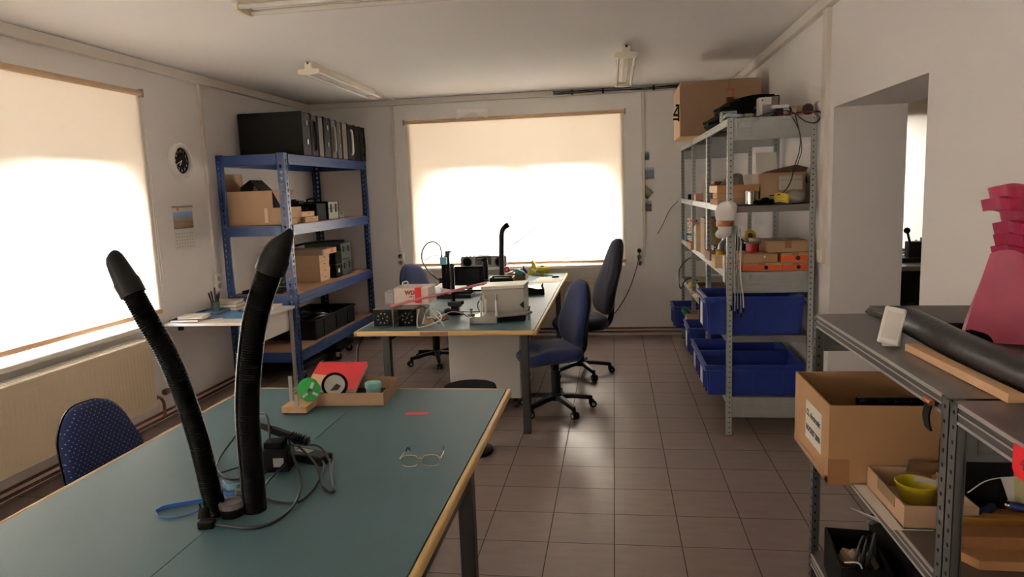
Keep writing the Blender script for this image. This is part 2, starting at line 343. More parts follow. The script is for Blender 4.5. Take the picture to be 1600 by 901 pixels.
window('window_2', 'x', -1.82, -.25, .83, 1.88, (8.07, 8.14), -2.25, .11, 7.545, 8.08, .787)
window('added_window_4', 'y', -1.9, .4, .83, 2.2, (-3.69, -3.62), -1.98, .48, -3.26, -3.62, .80)  # added out of view on the left wall to even out the light
window('added_window_5', 'x', -2.3, -.1, .85, 2.2, (-2.59, -2.53), -2.36, -.04, -2.36, -2.53, .85)  # added out of view behind the camera to let in fill light
window('window_3', 'x', 2.3, 3.9, .85, 2.2, (7.92, 7.99), 2.2, 4.0, 7.58, 7.92, .82)

# ------------------------------------------------------------------ roller blinds
def blind(label, axis, a0, a1, z0, z1, pl, sgn, chain_at):
    """fabric in plane pl, room on side sgn"""
    t = thing('roller_blind', label, 'blind', (pl, a0, z1) if axis == 'y' else (a0, pl, z1))
    n = a1 - a0; h = z1 - z0
    V = (lambda a, d, z: (d * sgn, a, z)) if axis == 'y' else (lambda a, d, z: (a, d * sgn, z))
    def fn(u, v): return V(n * u, .010 + .0025 * sin(5 * pi * u) * v, -.03 - (h - .03) * v)
    B().sheet(fn, 40, 10, 0).build('fabric', BLIND, t)
    b = B(); b.cyl(V(-.01, .012, -.015), V(n + .01, .012, -.015), .020, n=14); b.build('roller_tube', mat('blind_tube', (196, 166, 132), .6), t)
    b = B(); p, q = V(-.004, .002, -h - .012), V(n + .004, .020, -h + .020)
    b.box(*[min(i, j) for i, j in zip(p, q)], *[max(i, j) for i, j in zip(p, q)]); b.build('bottom_bar', mat('blind_bar', (176, 136, 96), .6), t, bevel=.004)
    for e in (-.02, n + .008):
        b = B(); p, q = V(e, -.012, -.045), V(e + .012, .04, .015); b.box(*[min(i, j) for i, j in zip(p, q)], *[max(i, j) for i, j in zip(p, q)]); b.build('bracket', GPLAST, t, bevel=.003)
    if chain_at is not None:
        L = chain_at; a = n + .012
        pts = [V(a - .004, .02, -.02)] + [V(a + .004 * i / 10, .022, -.02 - L * i / 10) for i in range(1, 11)] + [V(a + .018, .024, -L - .05), V(a + .034, .022, -L)] + [V(a + .034 - .026 * i / 10, .022, -L + (L - .02) * i / 10) for i in range(1, 11)]
        B().tube(cr(pts, 3), .0024, 6).build('bead_chain', WPLAST, t)
    return t
blind('cream roller blind on the left wall, glowing with daylight beside the clock', 'y', 2.36, 4.765, .808, 2.41, -3.37, 1, 1.44)
blind('cream roller blind on the back wall, glowing behind the long bench', 'x', -2.245, .118, .812, 2.40, 7.652, -1, None)
blind('pale roller blind in the next room, seen through the doorway', 'x', 2.15, 4.05, .86, 2.42, 7.66, -1, None)

blind('unseen cream roller blind added on the left wall behind the camera', 'y', -1.98, .48, .86, 2.32, -3.37, 1, None)  # part of the added left window, spreads its fill light
blind('unseen cream roller blind added on the wall behind the camera', 'x', -2.38, -.02, .90, 2.32, -2.45, 1, None)  # goes with the added window behind the camera, diffuses its fill
# ------------------------------------------------------------------ radiators and pipes
def radiator(label, x, y, z, L, H, rz):
    t = thing('radiator', label, 'radiator', (x, y, z), rz)      # local: length along x, front towards -y
    b = B(); b.box(0, -.012, 0, L, 0, H)
    n = int(L / .033)
    b.build('front_panel', RAD, t, bevel=.005)
    b = B()
    for i in range(n):
        cx = (i + .5) * L / n
        b.box(cx - .011, -.0138, .05, cx + .011, -.011, H - .06)
    b.build('flutes', RAD, t, bevel=.003)
    b = B()
    b.box(0, 0, 0, .012, .10, H); b.box(L - .012, 0, 0, L, .10, H); b.box(0, .088, 0, L, .10, H); b.build('side_casing', RAD, t, bevel=.003)
    b = B(); b.box(0, 0, H - .004, L, .008, H + .002); b.box(0, .092, H - .004, L, .10, H + .002)
    k = int(L / .028)
    for i in range(k): b.box((i + .25) * L / k, .008, H - .004, (i + .55) * L / k, .092, H)
    b.box(0, .046, H - .003, L, .054, H + .001); b.build('top_grille', WPLAST, t, smooth=0)
    return t
RL = radiator('long cream panel radiator under the left window behind the chair', -3.195, 2.42, .20, 1.95, .48, pi / 2)
b = B(); b.tube(cr([(2.02, .05, .04), (2.06, .05, .03), (2.10, .05, -.02), (2.10, .05, -.12)], 5), .011, 8); b.cyl((1.96, .05, .04), (2.03, .05, .04), .018, n=12); b.build('pipe_bend', COPPER, RL)
b = B(); b.lathe([(.004, 0), (.022, 0), (.024, .02), (.018, .06), (.004, .065)], (2.12, .05, .05), 14, axis='x'); b.build('valve', mat('bronze_valve', (92, 62, 46), .4, .5), RL)
RB = radiator('cream radiator under the back window sill, mostly behind the bench', -1.9, 7.55, .12, 1.75, .50, 0)
b = B(); b.lathe([(.004, 0), (.022, 0), (.024, .03), (.019, .075), (.004, .08)], (1.77, .05, .46), 14, axis='x'); b.build('thermostat_knob', WPLAST, RB)
for z, lab in ((.052, 'upper'), (.018, 'lower')):
    b = B(); zz = z + (.012 if z > .04 else .006)
    b.tube([(-3.351, -2.4, zz), (-3.351, 7.60, zz), (-3.338, 7.632, zz + .008), (1.0, 7.636, zz + .02)], .010, 8)
    tag(b.build('heating_pipe', COPPER), lab + ' brown heating pipe along the foot of the left and back walls', 'pipe')

# ------------------------------------------------------------------ ceiling lamps
LAMPW = mat('lamp_enamel', (236, 228, 212), .4, var=.02); TUBEM = mat('lamp_tube_glass', (240, 236, 228), .15, var=.01)
def lamp(label, x, y, rz, L=1.55, scale=1.0):
    t = thing('fluorescent_lamp', label, 'ceiling lamp', (x, y, ZC), rz, 'fluorescent lamps on the ceiling')   # length along +x
    s = scale
    b = B(); b.prism([(-.03 * s, 0), (-.03 * s, -.05), (-.022 * s, -.058), (.022 * s, -.058), (.03 * s, -.05), (.03 * s, 0)], .02, L - .02, 'x'); b.build('housing', LAMPW, t, bevel=.002)
    for e in (0., L - .028):
        b = B(); b.prism([(-.088, -.072), (-.080, -.055), (-.03, -.052), (-.026, -.035), (-.026, -.006), (.026, -.006), (.026, -.035), (.03, -.052), (.080, -.055), (.088, -.072), (.080, -.092), (.03, -.098), (-.03, -.098), (-.080, -.092)], e, e + .028, 'x')
        c = b.build('end_holder', LAMPW, t, bevel=.003)
        B().box(e - .001, -.008, -.02, e + .002, .008, -.002).build('cable_slot', HOLE, c)
    for yy in (-.064, .064):
        B().cyl((.028, yy, -.076), (L - .028, yy, -.076), .013, n=14).build('tube', TUBEM, t)
    b = B()
    for i in range(4): b.box(L * (.2 + .2 * i), -.004, -.0592, L * (.2 + .2 * i) + .012, .004, -.057)
    b.build('screw', GPLAST, t, smooth=0)
    return t
lamp('white twin fluorescent lamp at the left, pointing at the back wall above the rack', -2.30, 5.30, pi / 2 + .015)
lamp('white twin fluorescent lamp pointing at the back wall above the right aisle', .112, 5.45, pi / 2)
t = lamp('large white fluorescent lamp nearest the camera, running across the ceiling', -1.865, 3.52, 0, 1.9, 2.6)
b = B(); b.box(-.010, -.02, -.088, .0, .02, -.062); b.build('circuit_board', mat('green_circuit', (40, 96, 76), .5), t)
b = B(); b.box(-2.47, 6.86, ZC - .018, -2.455, 7.66, ZC); struct(b.move(Matrix.Translation((.13, 0, 0))).build('trim_9', TRIM))
b = B(); b.box(.105, 7.0, ZC - .018, .12, 7.62, ZC); struct(b.build('trim_10', TRIM))

# ------------------------------------------------------------------ wall sockets, switch
def socket(label, loc, rz, twin=True, name='wall_socket'):
    t = thing(name, label, 'socket', loc, rz)      # plate in local x-z, facing -y
    B().box(-.042, -.028, -.075, .042, 0, .075).build('plate', WPLAST, t, bevel=.006)
    for z in ((-.034, .034) if twin else (0,)):
        b = B().lathe([(.021, -.0295), (.026, -.0295), (.026, -.024), (.021, -.024)], (0, 0, z), 18, axis='y'); b.build('socket_ring', GPLAST, t)
        B().lathe([(.0005, -.0285), (.021, -.0285)], (0, 0, z), 18, axis='y').build('socket_well', mat('socket_well_grey', (120, 112, 104), .6), t)
    return t
socket('white double socket on the left wall at the end of the trunking, above the desk', (-3.37, 5.545, .925), pi / 2)
socket('white double socket on the back wall left of the window, with a plug', (-2.385, 7.66, .885), 0)
socket('white double socket on the back wall right of the window, with a black plug', (.262, 7.66, .888), 0)
t = thing('light_switch', 'beige light switch box on the right wall behind the metal shelving', 'switch', (1.24, 4.42, 1.16), -pi / 2)
B().box(-.05, -.03, -.05, .05, 0, .05).build('housing', TRIM, t, bevel=.005); B().box(-.028, -.036, -.03, .028, -.028, .03).build('rocker', WPLAST, t, bevel=.004)
# plugs and cables on the back wall
t = thing('power_cable', 'black cable hanging from the socket right of the back window down to the floor', 'cable', (.262, 7.62, .9))
B().cyl((0, .012, .022), (0, -.03, .022), .021, .016).build('plug', BLACK, t)
B().tube(cr([(0, -.03, .02), (-.005, -.035, -.03), (-.03, -.03, -.15), (-.10, -.03, -.36), (-.20, -.03, -.55), (-.32, -.03, -.70), (-.44, -.03, -.78), (-.60, -.05, -.82), (-.85, -.08, -.885)], 6), .0055, 6).build('cord', RUBBER, t)
t = thing('adapter_plug', 'small grey plug hanging from its cord under the right socket', 'plug', (.268, 7.62, .80))
B().obox((0, 0, -.012), (.03, .028, .045), (.2, .3, .1)).build('body', mat('grey_brown_plug', (96, 84, 76), .5), t, bevel=.006); B().tube(cr([(0, 0, .01), (-.012, -.004, .04), (-.006, -.008, .07)], 5), .004, 6).build('cord', RUBBER, t)
t = thing('power_cable', 'thin grey cable hanging from the socket left of the back window', 'cable', (-2.38, 7.62, .9))
B().cyl((0, .012, .03), (0, -.03, .03), .02, .016).build('plug', BLACK, t)
B().tube(cr([(0, -.03, .03), (.03, -.03, 0), (.07, -.04, -.1), (.12, -.04, -.22), (.15, -.04, -.4)], 6), .004, 6).build('cord', GPLAST, t)
tag(B().tube(cr([(.455, 7.64, 1.095), (.50, 7.635, 1.17), (.56, 7.63, 1.30), (.60, 7.60, 1.37), (.66, 7.55, 1.44)], 6), .004, 6).build('loose_cable', RUBBER), 'thin dark cable end sticking out from the far shelving along the back wall', 'cable')

# ------------------------------------------------------------------ postcards on the back wall
def picture_mat(name, cols, scale=6.):
    if name in MATS: return MATS[name]
    m = bpy.data.materials.new(name); m.use_nodes = True; N = m.node_tree.nodes; L = m.node_tree.links; b = N['Principled BSDF']; b.inputs['Roughness'].default_value = .35
    tc = N.new('ShaderNodeTexCoord'); sx = N.new('ShaderNodeSeparateXYZ'); L.new(tc.outputs['Generated'], sx.inputs[0])
    nz = N.new('ShaderNodeTexNoise'); nz.inputs['Scale'].default_value = scale; nz.inputs['Detail'].default_value = 5; L.new(tc.outputs['Generated'], nz.inputs['Vector'])
    ad = N.new('ShaderNodeMath'); ad.operation = 'MULTIPLY_ADD'; ad.inputs[1].default_value = .9; L.new(nz.outputs['Fac'], ad.inputs[0])
    sb = N.new('ShaderNodeMath'); sb.operation = 'SUBTRACT'; sb.inputs[1].default_value = .45; L.new(sx.outputs['Z'], sb.inputs[0]); L.new(sb.outputs[0], ad.inputs[2])
    rp = N.new('ShaderNodeValToRGB'); e = rp.color_ramp.elements
    while len(e) < len(cols): e.new(.5)
    for i, c in enumerate(cols): e[i].position = i / (len(cols) - 1); e[i].color = lin(c)
    L.new(ad.outputs[0], rp.inputs[0]); L.new(rp.outputs[0], b.inputs['Base Color']); MATS[name] = m
    return m
def card(label, x, z, w, h, ry, m):
    b = B().box(-w / 2, -.0025, -h / 2, w / 2, 0, h / 2, 0); o = b.build('postcard', m, smooth=0, loc=(x, 7.655, z), rot=(0, ry, 0))
    return tag(o, label, 'postcard', 'postcards beside the back window')
card('topmost small postcard on the back wall, blue sky over a skyline', .325, 1.916, .105, .085, .02, picture_mat('card_skyline', [(150, 110, 80), (60, 62, 66), (70, 96, 122), (120, 160, 200)]))
card('wider postcard second from the top on the back wall, blue and white scene', .352, 1.738, .152, .118, 0, picture_mat('card_harbour', [(70, 60, 66), (120, 112, 118), (64, 92, 130), (190, 200, 210)], 11))
card('green leafy diamond-shaped card turned on its corner on the back wall', .345, 1.538, .115, .10, .75, picture_mat('card_leaves', [(40, 46, 20), (86, 96, 40), (120, 116, 80), (60, 72, 34)], 9))
card('lowest postcard on the back wall, dark with a white streak', .335, 1.395, .125, .118, 0, picture_mat('card_falls', [(40, 34, 28), (96, 90, 76), (60, 56, 50), (226, 226, 224)], 5))
card('small tan card tilted beside the window border left of the green card', .222, 1.545, .062, .085, -.45, picture_mat('card_tan', [(150, 108, 80), (206, 164, 130), (120, 84, 64)], 4))

# ------------------------------------------------------------------ clock and calendar on the left wall
t = thing('wall_clock', 'round white-rimmed wall clock with black face on the left wall', 'clock', (-3.37, 5.19, 1.932), pi / 2)
b = B(); b.lathe([(.098, -.012), (.105, -.034), (.122, -.040), (.138, -.030), (.142, -.010), (.14, 0), (.10, 0)], (0, 0, 0), 48, axis='y'); b.build('rim', mat('clock_rim', (226, 222, 216), .35), t)
B().lathe([(.0005, -.016), (.102, -.016)], (0, 0, 0), 40, axis='y').build('dial', mat('clock_dial', (18, 16, 15), .9, spec=.1), t)
for i in range(12):
    a = i * pi / 6; text('numeral', str(i or 12), .030, PAPER, t, (.074 * sin(a), -.0165, .074 * cos(a)), (pi / 2, 0, 0))
for nm, a, L, w in (('hour_hand', 3.75, .05, .004), ('minute_hand', 4.3, .078, .0028)):
    b = B().obox((sin(a) * L * .42, -.020, cos(a) * L * .42), (w * 2, .002, L), (0, a, 0)); b.build(nm, PAPER, t)
t = thing('wall_calendar', 'wall calendar with a town photograph on the left wall under the clock', 'calendar', (-3.368, 5.155, 1.41), pi / 2)
B().box(-.135, -.005, -.17, .135, 0, .17).build('backing_sheet', PAPER, t, smooth=0)
B().box(-.125, -.007, -.005, .125, -.005, .125).build('picture', picture_mat('calendar_town', [(90, 84, 60), (150, 128, 92), (112, 84, 60), (150, 130, 110), (110, 150, 200), (120, 170, 224)], 5), t, smooth=0)
b = B()
for r in range(5):
    for c in range(7): b.box(-.115 + c * .034, -.0055, -.15 + r * .026, -.100 + c * .034, -.005, -.144 + r * .026)
b.build('day_grid', GPLAST, t, smooth=0)
b = B(); b.cyl((-.132, -.006, .166), (.132, -.006, .166), .006, n=8); b.build('binding', STEEL, t)
B().box(-.075, -.007, .138, -.05, -.005, .155).build('logo', ORANGE, t)

# ------------------------------------------------------------------ the two workbenches
def bench(label, x0, x1, y0, y1, zt, legs, seam=None, endx=True):
    t = thing('workbench', label, 'workbench', ((x0 + x1) / 2, (y0 + y1) / 2, 0)); ox, oy = (x0 + x1) / 2, (y0 + y1) / 2
    e = .022; xs = [x0 + e - ox] + ([seam - ox] if seam else []) + [x1 - e - ox]
    for a, c in zip(xs[:-1], xs[1:]):
        B().box(a + (.0008 if a > xs[0] else 0), y0 + e - oy, zt - .03, c - (.0008 if c < xs[-1] else 0), y1 - e - oy, zt).build('tabletop', GREEN, t, bevel=.0015)
    for p in ((x0, y0, x0 + e, y1), (x1 - e, y0, x1, y1), (x0 + e, y0, x1 - e, y0 + e), (x0 + e, y1 - e, x1 - e, y1)):
        B().box(p[0] - ox, p[1] - oy, zt - .034, p[2] - ox, p[3] - oy, zt - .0005).build('edge_band', BEECH, t, bevel=.009, seg=3)
    for lx, ly in legs:
        b = B(); b.box(lx - .026 - ox, ly - .026 - oy, 0, lx + .026 - ox, ly + .026 - oy, zt - .034); b.build('leg', DGREY, t, bevel=.004)
    lx = sorted({l[0] for l in legs}); ly = sorted({l[1] for l in legs}); b = B()
    for q in (ly[0] + .35, ly[-1] - .35): b.box(lx[0] - .01 - ox, q - .015 - oy, zt - .075, lx[-1] + .01 - ox, q + .015 - oy, zt - .035)
    for q in lx: b.box(q - .014 - ox, ly[0] + .026 - oy, zt - .085, q + .014 - ox, ly[-1] - .026 - oy, zt - .035)
    b.build('apron_frame', DGREY, t)
    return t
ZT1, ZT2 = .70, .71
F = bench('green-topped workbench in the foreground with two black hoses standing on it', -1.80, -.482, .25, 3.13, ZT1, [(-.515, 2.24), (-1.74, 2.24), (-.515, .9), (-1.74, .9)], -1.136)
K = bench('long green-topped workbench reaching to the back window, crowded with instruments', -1.737, -.500, 4.42, 7.53, ZT2, [(-.593, 4.49), (-1.53, 4.49), (-.593, 7.3), (-1.53, 7.3)])
B().box(-.10, -.0125, -.015, .09, -.009, .012).build('brown_sticker', mat('worn_sticker', (150, 106, 76), .6, var=.3, scale=40), K, loc=(-.06, 4.42 - 5.975 + .0105, ZT2 - .016))
tag(B().box(-.048, -.017, 0, .048, .017, .0006).build('red_tape', mat('red_tape', (190, 40, 46), .5), loc=(-.826, 2.745, ZT1 + .0002), rot=(0, 0, .16)), 'short strip of red tape stuck on the front workbench', 'tape')

# ------------------------------------------------------------------ chairs
def star_base(t, r=.265, h=.40, m=BLACK):
    for k in range(5):
        a = 2 * pi * k / 5 + .45; d = Vector((cos(a), sin(a), 0)); n = Vector((-sin(a), cos(a), 0)); b = B()
        prof = [(.03, .105, .028), (.12, .10, .024), (.22, .085, .019), (r, .078, .015)]
        vs = []
        for q, z, w in prof: vs += [d * q - n * w + Vector((0, 0, z - .018)), d * q + n * w + Vector((0, 0, z - .018)), d * q + n * w * .8 + Vector((0, 0, z + .012)), d * q - n * w * .8 + Vector((0, 0, z + .012))]
        fs = [(0, 1, 2, 3), (12, 15, 14, 13)] + [(i * 4 + j, i * 4 + (j + 1) % 4, i * 4 + 4 + (j + 1) % 4, i * 4 + 4 + j) for i in range(3) for j in range(4)]
        b.add(vs, fs); lg = b.build('base_leg', m, t, bevel=.004)
        c = B(); p = d * (r - .005); c.cyl(p + Vector((0, 0, .06)), p + Vector((0, 0, .085)), .011, n=10)
        for s in (-1, 1):
            q = p + d * .012 + n * (.013 * s) + Vector((0, 0, .027)); c.cyl(q - n * .009, q + n * .009, .026, n=18)
        c.obox(p + Vector((0, 0, .045)), (.034, .016, .034), (0, 0, a)); c.build('caster', [BLACK], lg)
        c2 = B()
        for s in (-1, 1):
            q = p + d * .012 + n * (.0225 * s) + Vector((0, 0, .027)); c2.cyl(q - n * .0005, q + n * .0012, .013, n=14)
        c2.build('caster_hub', GPLAST, lg)
    B().lathe([(.045, .075), (.05, .09), (.045, .125), (.034, .13), (.034, .30), (.026, .30), (.026, h), (.0005, h)], n=20).build('gas_column', m, t)
def swivel_chair(label, loc, rz, fabric=FABRIC, seat_z=.47, back_h=.46, back_w=.42, top_w=.30, lean=.10, back_x=-.23, gap=.02, seat_len=.44, group='swivel chairs', seat_off=0.):
    """faces local +x"""
    t = thing('swivel_chair', label, 'chair', loc, rz, group)
    star_base(t, h=seat_z - .09)
    B().box(-.13, -.07, seat_z - .115, .10, .07, seat_z - .085).cyl((.02, -.06, seat_z - .10), (.03, -.24, seat_z - .105), .006, n=8).build('tilt_mechanism', BLACK, t, bevel=.004)
    # seat: rounded cushion with a waterfall front
    def outline(k, w, l):
        n = 40; pts = []
        for i in range(n):
            a = 2 * pi * i / n; c, s = cos(a), sin(a); e = .55
            pts.append((l * math.copysign(abs(c) ** e, c), w * math.copysign(abs(s) ** e, s) * (1 - .06 * c)))
        return pts
    ls, ws = seat_len / 2, .235; rings = []
    for f, z in ((.80, -.085), (.93, -.075), (1., -.045), (1., -.015), (.96, .004), (.86, .014), (.6, .012), (.3, .008)):
        rings.append([(x * f + seat_off, y * f, seat_z + z - (.05 * max(0, x / ls) ** 3 if z > -.02 else .03 * max(0, x / ls) ** 3)) for x, y in outline(0, ws, ls)])
    vs = [p for r in rings for p in r]; n = 40; k = len(rings)
    fs = [(i * n + j, i * n + (j + 1) % n, (i + 1) * n + (j + 1) % n, (i + 1) * n + j) for i in range(k - 1) for j in range(n)] + [tuple(reversed(range(n))), tuple((k - 1) * n + j for j in range(n))]
    B().add(vs, fs).build('seat', fabric, t, smooth=60)
    # back: rounded upholstered panel, plastic shell behind
    z0 = seat_z + gap
    def back_ring(th, inset):
        pts = []
        for i in range(44):
            a = 2 * pi * i / 44; c, s = cos(a), sin(a); e = .62
            yy = math.copysign(abs(c) ** e, c); zz = (math.copysign(abs(s) ** e, s) + 1) / 2
            w = (back_w * (1 - zz) + top_w * zz) / 2 * (1.0 + .10 * sin(pi * zz)) - inset
            z = inset + zz * (back_h - 2 * inset)
            x = back_x - lean * (z / back_h) + .035 * sin(pi * min(1, z / (.6 * back_h))) * .6 + th + .03 * (yy * (w / (back_w / 2))) ** 2
            pts.append((x, yy * w, z0 + z))
        return pts
    def loft(rs):
        vs = [p for r in rs for p in r]; n = 44; k = len(rs)
        return B().add(vs, [(i * n + j, i * n + (j + 1) % n, (i + 1) * n + (j + 1) % n, (i + 1) * n + j) for i in range(k - 1) for j in range(n)] + [tuple(reversed(range(n))), tuple((k - 1) * n + j for j in range(n))])
    loft([back_ring(0, .0), back_ring(.02, -.004), back_ring(.045, .012), back_ring(.056, .05), back_ring(.058, .10)]).build('backrest', fabric, t, smooth=60)
    loft([back_ring(-.004, -.004), back_ring(-.018, .004), back_ring(-.034, .03), back_ring(-.040, .08)]).build('back_shell', BLACK, t, smooth=60)
    B().tube(cr([(-.10, 0, seat_z - .10), (back_x + .02, 0, seat_z - .10), (back_x - .045, 0, seat_z - .04), (back_x - .06, 0, seat_z + .06), (back_x - .07, 0, seat_z + .22)], 6), .024, 10).build('back_bar', BLACK, t)
    return t
CH1 = swivel_chair('blue swivel chair pulled up to the near right corner of the long bench', (-.44, 5.0, 0), radians(205), back_h=.475, back_w=.42, top_w=.30, seat_z=.475, lean=.05, back_x=-.175, gap=-.01, seat_off=.05)
CH2 = swivel_chair('tall-backed dark swivel chair at the right side of the long bench, by the window', (-.31, 6.02, 0), radians(200), NAVY, .50, .64, .46, .20, .14, -.235)
CH3 = swivel_chair('blue swivel chair on the far left side of the long bench, behind the microscope', (-1.56, 6.45, 0), radians(-25), FABRIC, .47, .45, .40, .30, .05, -.235)
CH3.location = (-1.70, 6.42, 0)
FDOT = mat('dotted_blue_fabric', (24, 36, 76), .95, var=.1, scale=200)
def add_dots(m):
    N = m.node_tree.nodes; L = m.node_tree.links; b = N['Principled BSDF']; src = b.inputs['Base Color'].links[0].from_socket
    tc = N.new('ShaderNodeTexCoord'); mp = N.new('ShaderNodeMapping'); mp.inputs['Rotation'].default_value = (radians(45), 0, 0); L.new(tc.outputs['Object'], mp.inputs[0])
    sp = N.new('ShaderNodeSeparateXYZ'); L.new(mp.outputs[0], sp.inputs[0]); prev = None
    for ax in ('Y', 'Z'):
        q = N.new('ShaderNodeMath'); q.operation = 'PINGPONG'; q.inputs[1].default_value = .0085; L.new(sp.outputs[ax], q.inputs[0])
        c = N.new('ShaderNodeMath'); c.operation = 'GREATER_THAN'; c.inputs[1].default_value = .0068; L.new(q.outputs[0], c.inputs[0])
        if prev is None: prev = c
        else:
            mu = N.new('ShaderNodeMath'); mu.operation = 'MULTIPLY'; L.new(prev.outputs[0], mu.inputs[0]); L.new(c.outputs[0], mu.inputs[1]); prev = mu
    mx = N.new('ShaderNodeMix'); mx.data_type = 'RGBA'; L.new(prev.outputs[0], mx.inputs[0]); L.new(src, mx.inputs[6]); mx.inputs[7].default_value = lin((150, 158, 190)); L.new(mx.outputs[2], b.inputs['Base Color'])
add_dots(FDOT)
CH4 = swivel_chair('blue dotted swivel chair tucked in at the left side of the front workbench', (-1.885, 2.46, 0), radians(-8), FDOT, .45, .345, .385, .25, .03, -.235, .02)
t = thing('swivel_stool', 'black round stool between the two workbenches, only its rim showing', 'stool', (-.895, 4.13, 0))
B().lathe([(.125, 0), (.13, .008), (.125, .022), (.08, .035), (.04, .06), (.030, .10), (.030, .385), (.0005, .385)], n=36).build('base', BLACK, t)
B().lathe([(.0005, .37), (.14, .37), (.160, .385), (.165, .40), (.160, .422), (.12, .432), (.0005, .435)], n=36).build('seat', BLACKM, t)
# pedestal under the long bench
t = thing('pedestal_cabinet', 'light grey pedestal cabinet on casters under the long bench', 'cabinet', (-.965, 5.28, 0))
GCAB = mat('light_grey_cabinet', (206, 200, 192), .5, var=.02)
B().box(-.265, -.29, .085, .265, .29, .575).build('carcass', GCAB, t, bevel=.004)
for k in range(3): 
    d = B().box(.266, -.28, .095 + .16 * k, .282, .28, .245 + .16 * k).build('drawer', GCAB, t, bevel=.003); B().box(.282, -.06, .17 + .16 * k, .30, .06, .185 + .16 * k).build('handle', DGREY, d, bevel=.003)
for x in (-.22, .22):
    for y in (-.24, .24):
        B().cyl((x - .012, y, .03), (x + .012, y, .03), .03, n=16).box(x - .016, y - .016, .055, x + .016, y + .016, .085).build('caster', BLACK, t)
# ------------------------------------------------------------------ blue boltless rack
def slotted(b, x0, y0, x1, y1, z0, z1, axis, w, pitch, sw, sh):
    """thin upright strip running along z with a column of real slots; axis = the direction of its width"""
    n = int((z1 - z0) / pitch); mid = ((x0 + x1) / 2 if axis == 'x' else (y0 + y1) / 2)
    def bx(a0, a1, q0, q1):
        if axis == 'x': b.box(a0, y0, q0, a1, y1, q1)
        else: b.box(x0, a0, q0, x1, a1, q1)
    lo, hi = (x0, x1) if axis == 'x' else (y0, y1)
    bx(lo, mid - sw / 2, z0, z1); bx(mid + sw / 2, hi, z0, z1); q = z0
    for i in range(n):
        c = z0 + (i + .5) * pitch; bx(mid - sw / 2, mid + sw / 2, q, c - sh / 2); q = c + sh / 2
        bx(mid - sw / 2, mid - sw / 4, c - sh / 2, c); bx(mid + sw / 4, mid + sw / 2, c - sh / 2, c)   # T shape
    bx(mid - sw / 2, mid + sw / 2, q, z1)
XR0, XR1, YR0, YR1 = -3.325, -2.715, 5.63, 7.62; RL_ = [1.985, 1.39, .79, .29]
R_ = thing('storage_rack', 'tall blue boltless storage rack with brown boards in the back left corner', 'rack', (XR0, YR0, 0))
LX, LY = XR1 - XR0, YR1 - YR0
for (px, py, sx, sy) in ((0, 0, 1, 1), (LX, 0, -1, 1), (0, LY, 1, -1), (LX, LY, -1, -1)):
    b = B(); a, c = sorted((px, px + sx * .062)); slotted(b, a, py - (.002 if sy > 0 else 0), c, py + (.002 if sy < 0 else 0) , 0, 1.99, 'x', .062, .05, .026, .030)
    a, c = sorted((py, py + sy * .062)); slotted(b, px - (.002 if sx > 0 else 0), a, px + (.002 if sx < 0 else 0), c, 0, 1.99, 'y', .062, .05, .026, .030)
    a, c = sorted((px, px + sx * .014)); d, e = sorted((py + sy * .062, py + sy * .064)); b.box(a, d, 0, c, e, 1.99)
    a, c = sorted((px + sx * .062, px + sx * .064)); d, e = sorted((py, py + sy * .014)); b.box(a, d, 0, c, e, 1.99)
    b.box(min(px, px + sx * .062), min(py, py + sy * .062), 0, max(px, px + sx * .062), max(py, py + sy * .062), .006)
    b.build('post', RBLUE, R_, smooth=0)
for z in RL_:
    for x0 in (.0, LX - .018):
        b = B()
        for q0, q1, d in ((0, .022, 0), (.022, .028, .005), (.028, .05, 0), (.05, .056, .005), (.056, .085, 0)):
            xa, xb = (x0 + .004, x0 + .018 + .010 - d) if x0 > .1 else (x0 - .010 + d + .012, x0 + .014)
            b.box(xa, .064, z - .09 + q0, xb, LY - .064, z - .09 + q1)
        b.build('long_beam', RBLUE, R_, smooth=0)
    for y0 in (-.008, LY - .010): B().box(.064, y0, z - .09, LX - .064, y0 + .018, z - .004).build('end_beam', RBLUE, R_, bevel=.002)
    B().box(.014, .012, z - .012, LX - .014, LY - .012, z - .001).build('board', BOARD, R_, smooth=0)
# ---- cases on top of the rack
def flight_case(label, y, w, h, m, handle=None, latch=True):
    t = thing('equipment_case', label, 'case', (XR0, y, 1.985), 0, 'upright cases on top of the blue rack')
    B().box(-.005, 0, .001, LX - .01, w, h).build('shell', m, t, bevel=.010)
    b = B(); 
    for q in (.0, w - .012): b.box(.0, q - .001, -.0 + .002, LX - .004, q + .013, h + .003)
    b.build('rim', BLACK if m is not BLACK else DGREY, t, bevel=.004)
    if handle:
        b = B(); b.tube(cr([(LX - .012, w / 2, h * .16), (LX + .004, w / 2, h * .22), (LX + .008, w / 2, h * .5), (LX + .004, w / 2, h * .78), (LX - .012, w / 2, h * .84)], 5), .013, 8); b.build('handle', handle, t)
    if latch:
        for z in (.10, h - .12): B().box(LX - .012, w / 2 - .015, z, LX + .002, w / 2 + .015, z + .05).build('latch', CHROME, t, bevel=.003)
CBLK = mat('case_black', (13, 11, 11), .7, bump=.15, bscale=200); CGRY = mat('case_grey', (84, 78, 74), .5); CLG = mat('case_light_grey', (112, 106, 100), .5)
y = 6.05
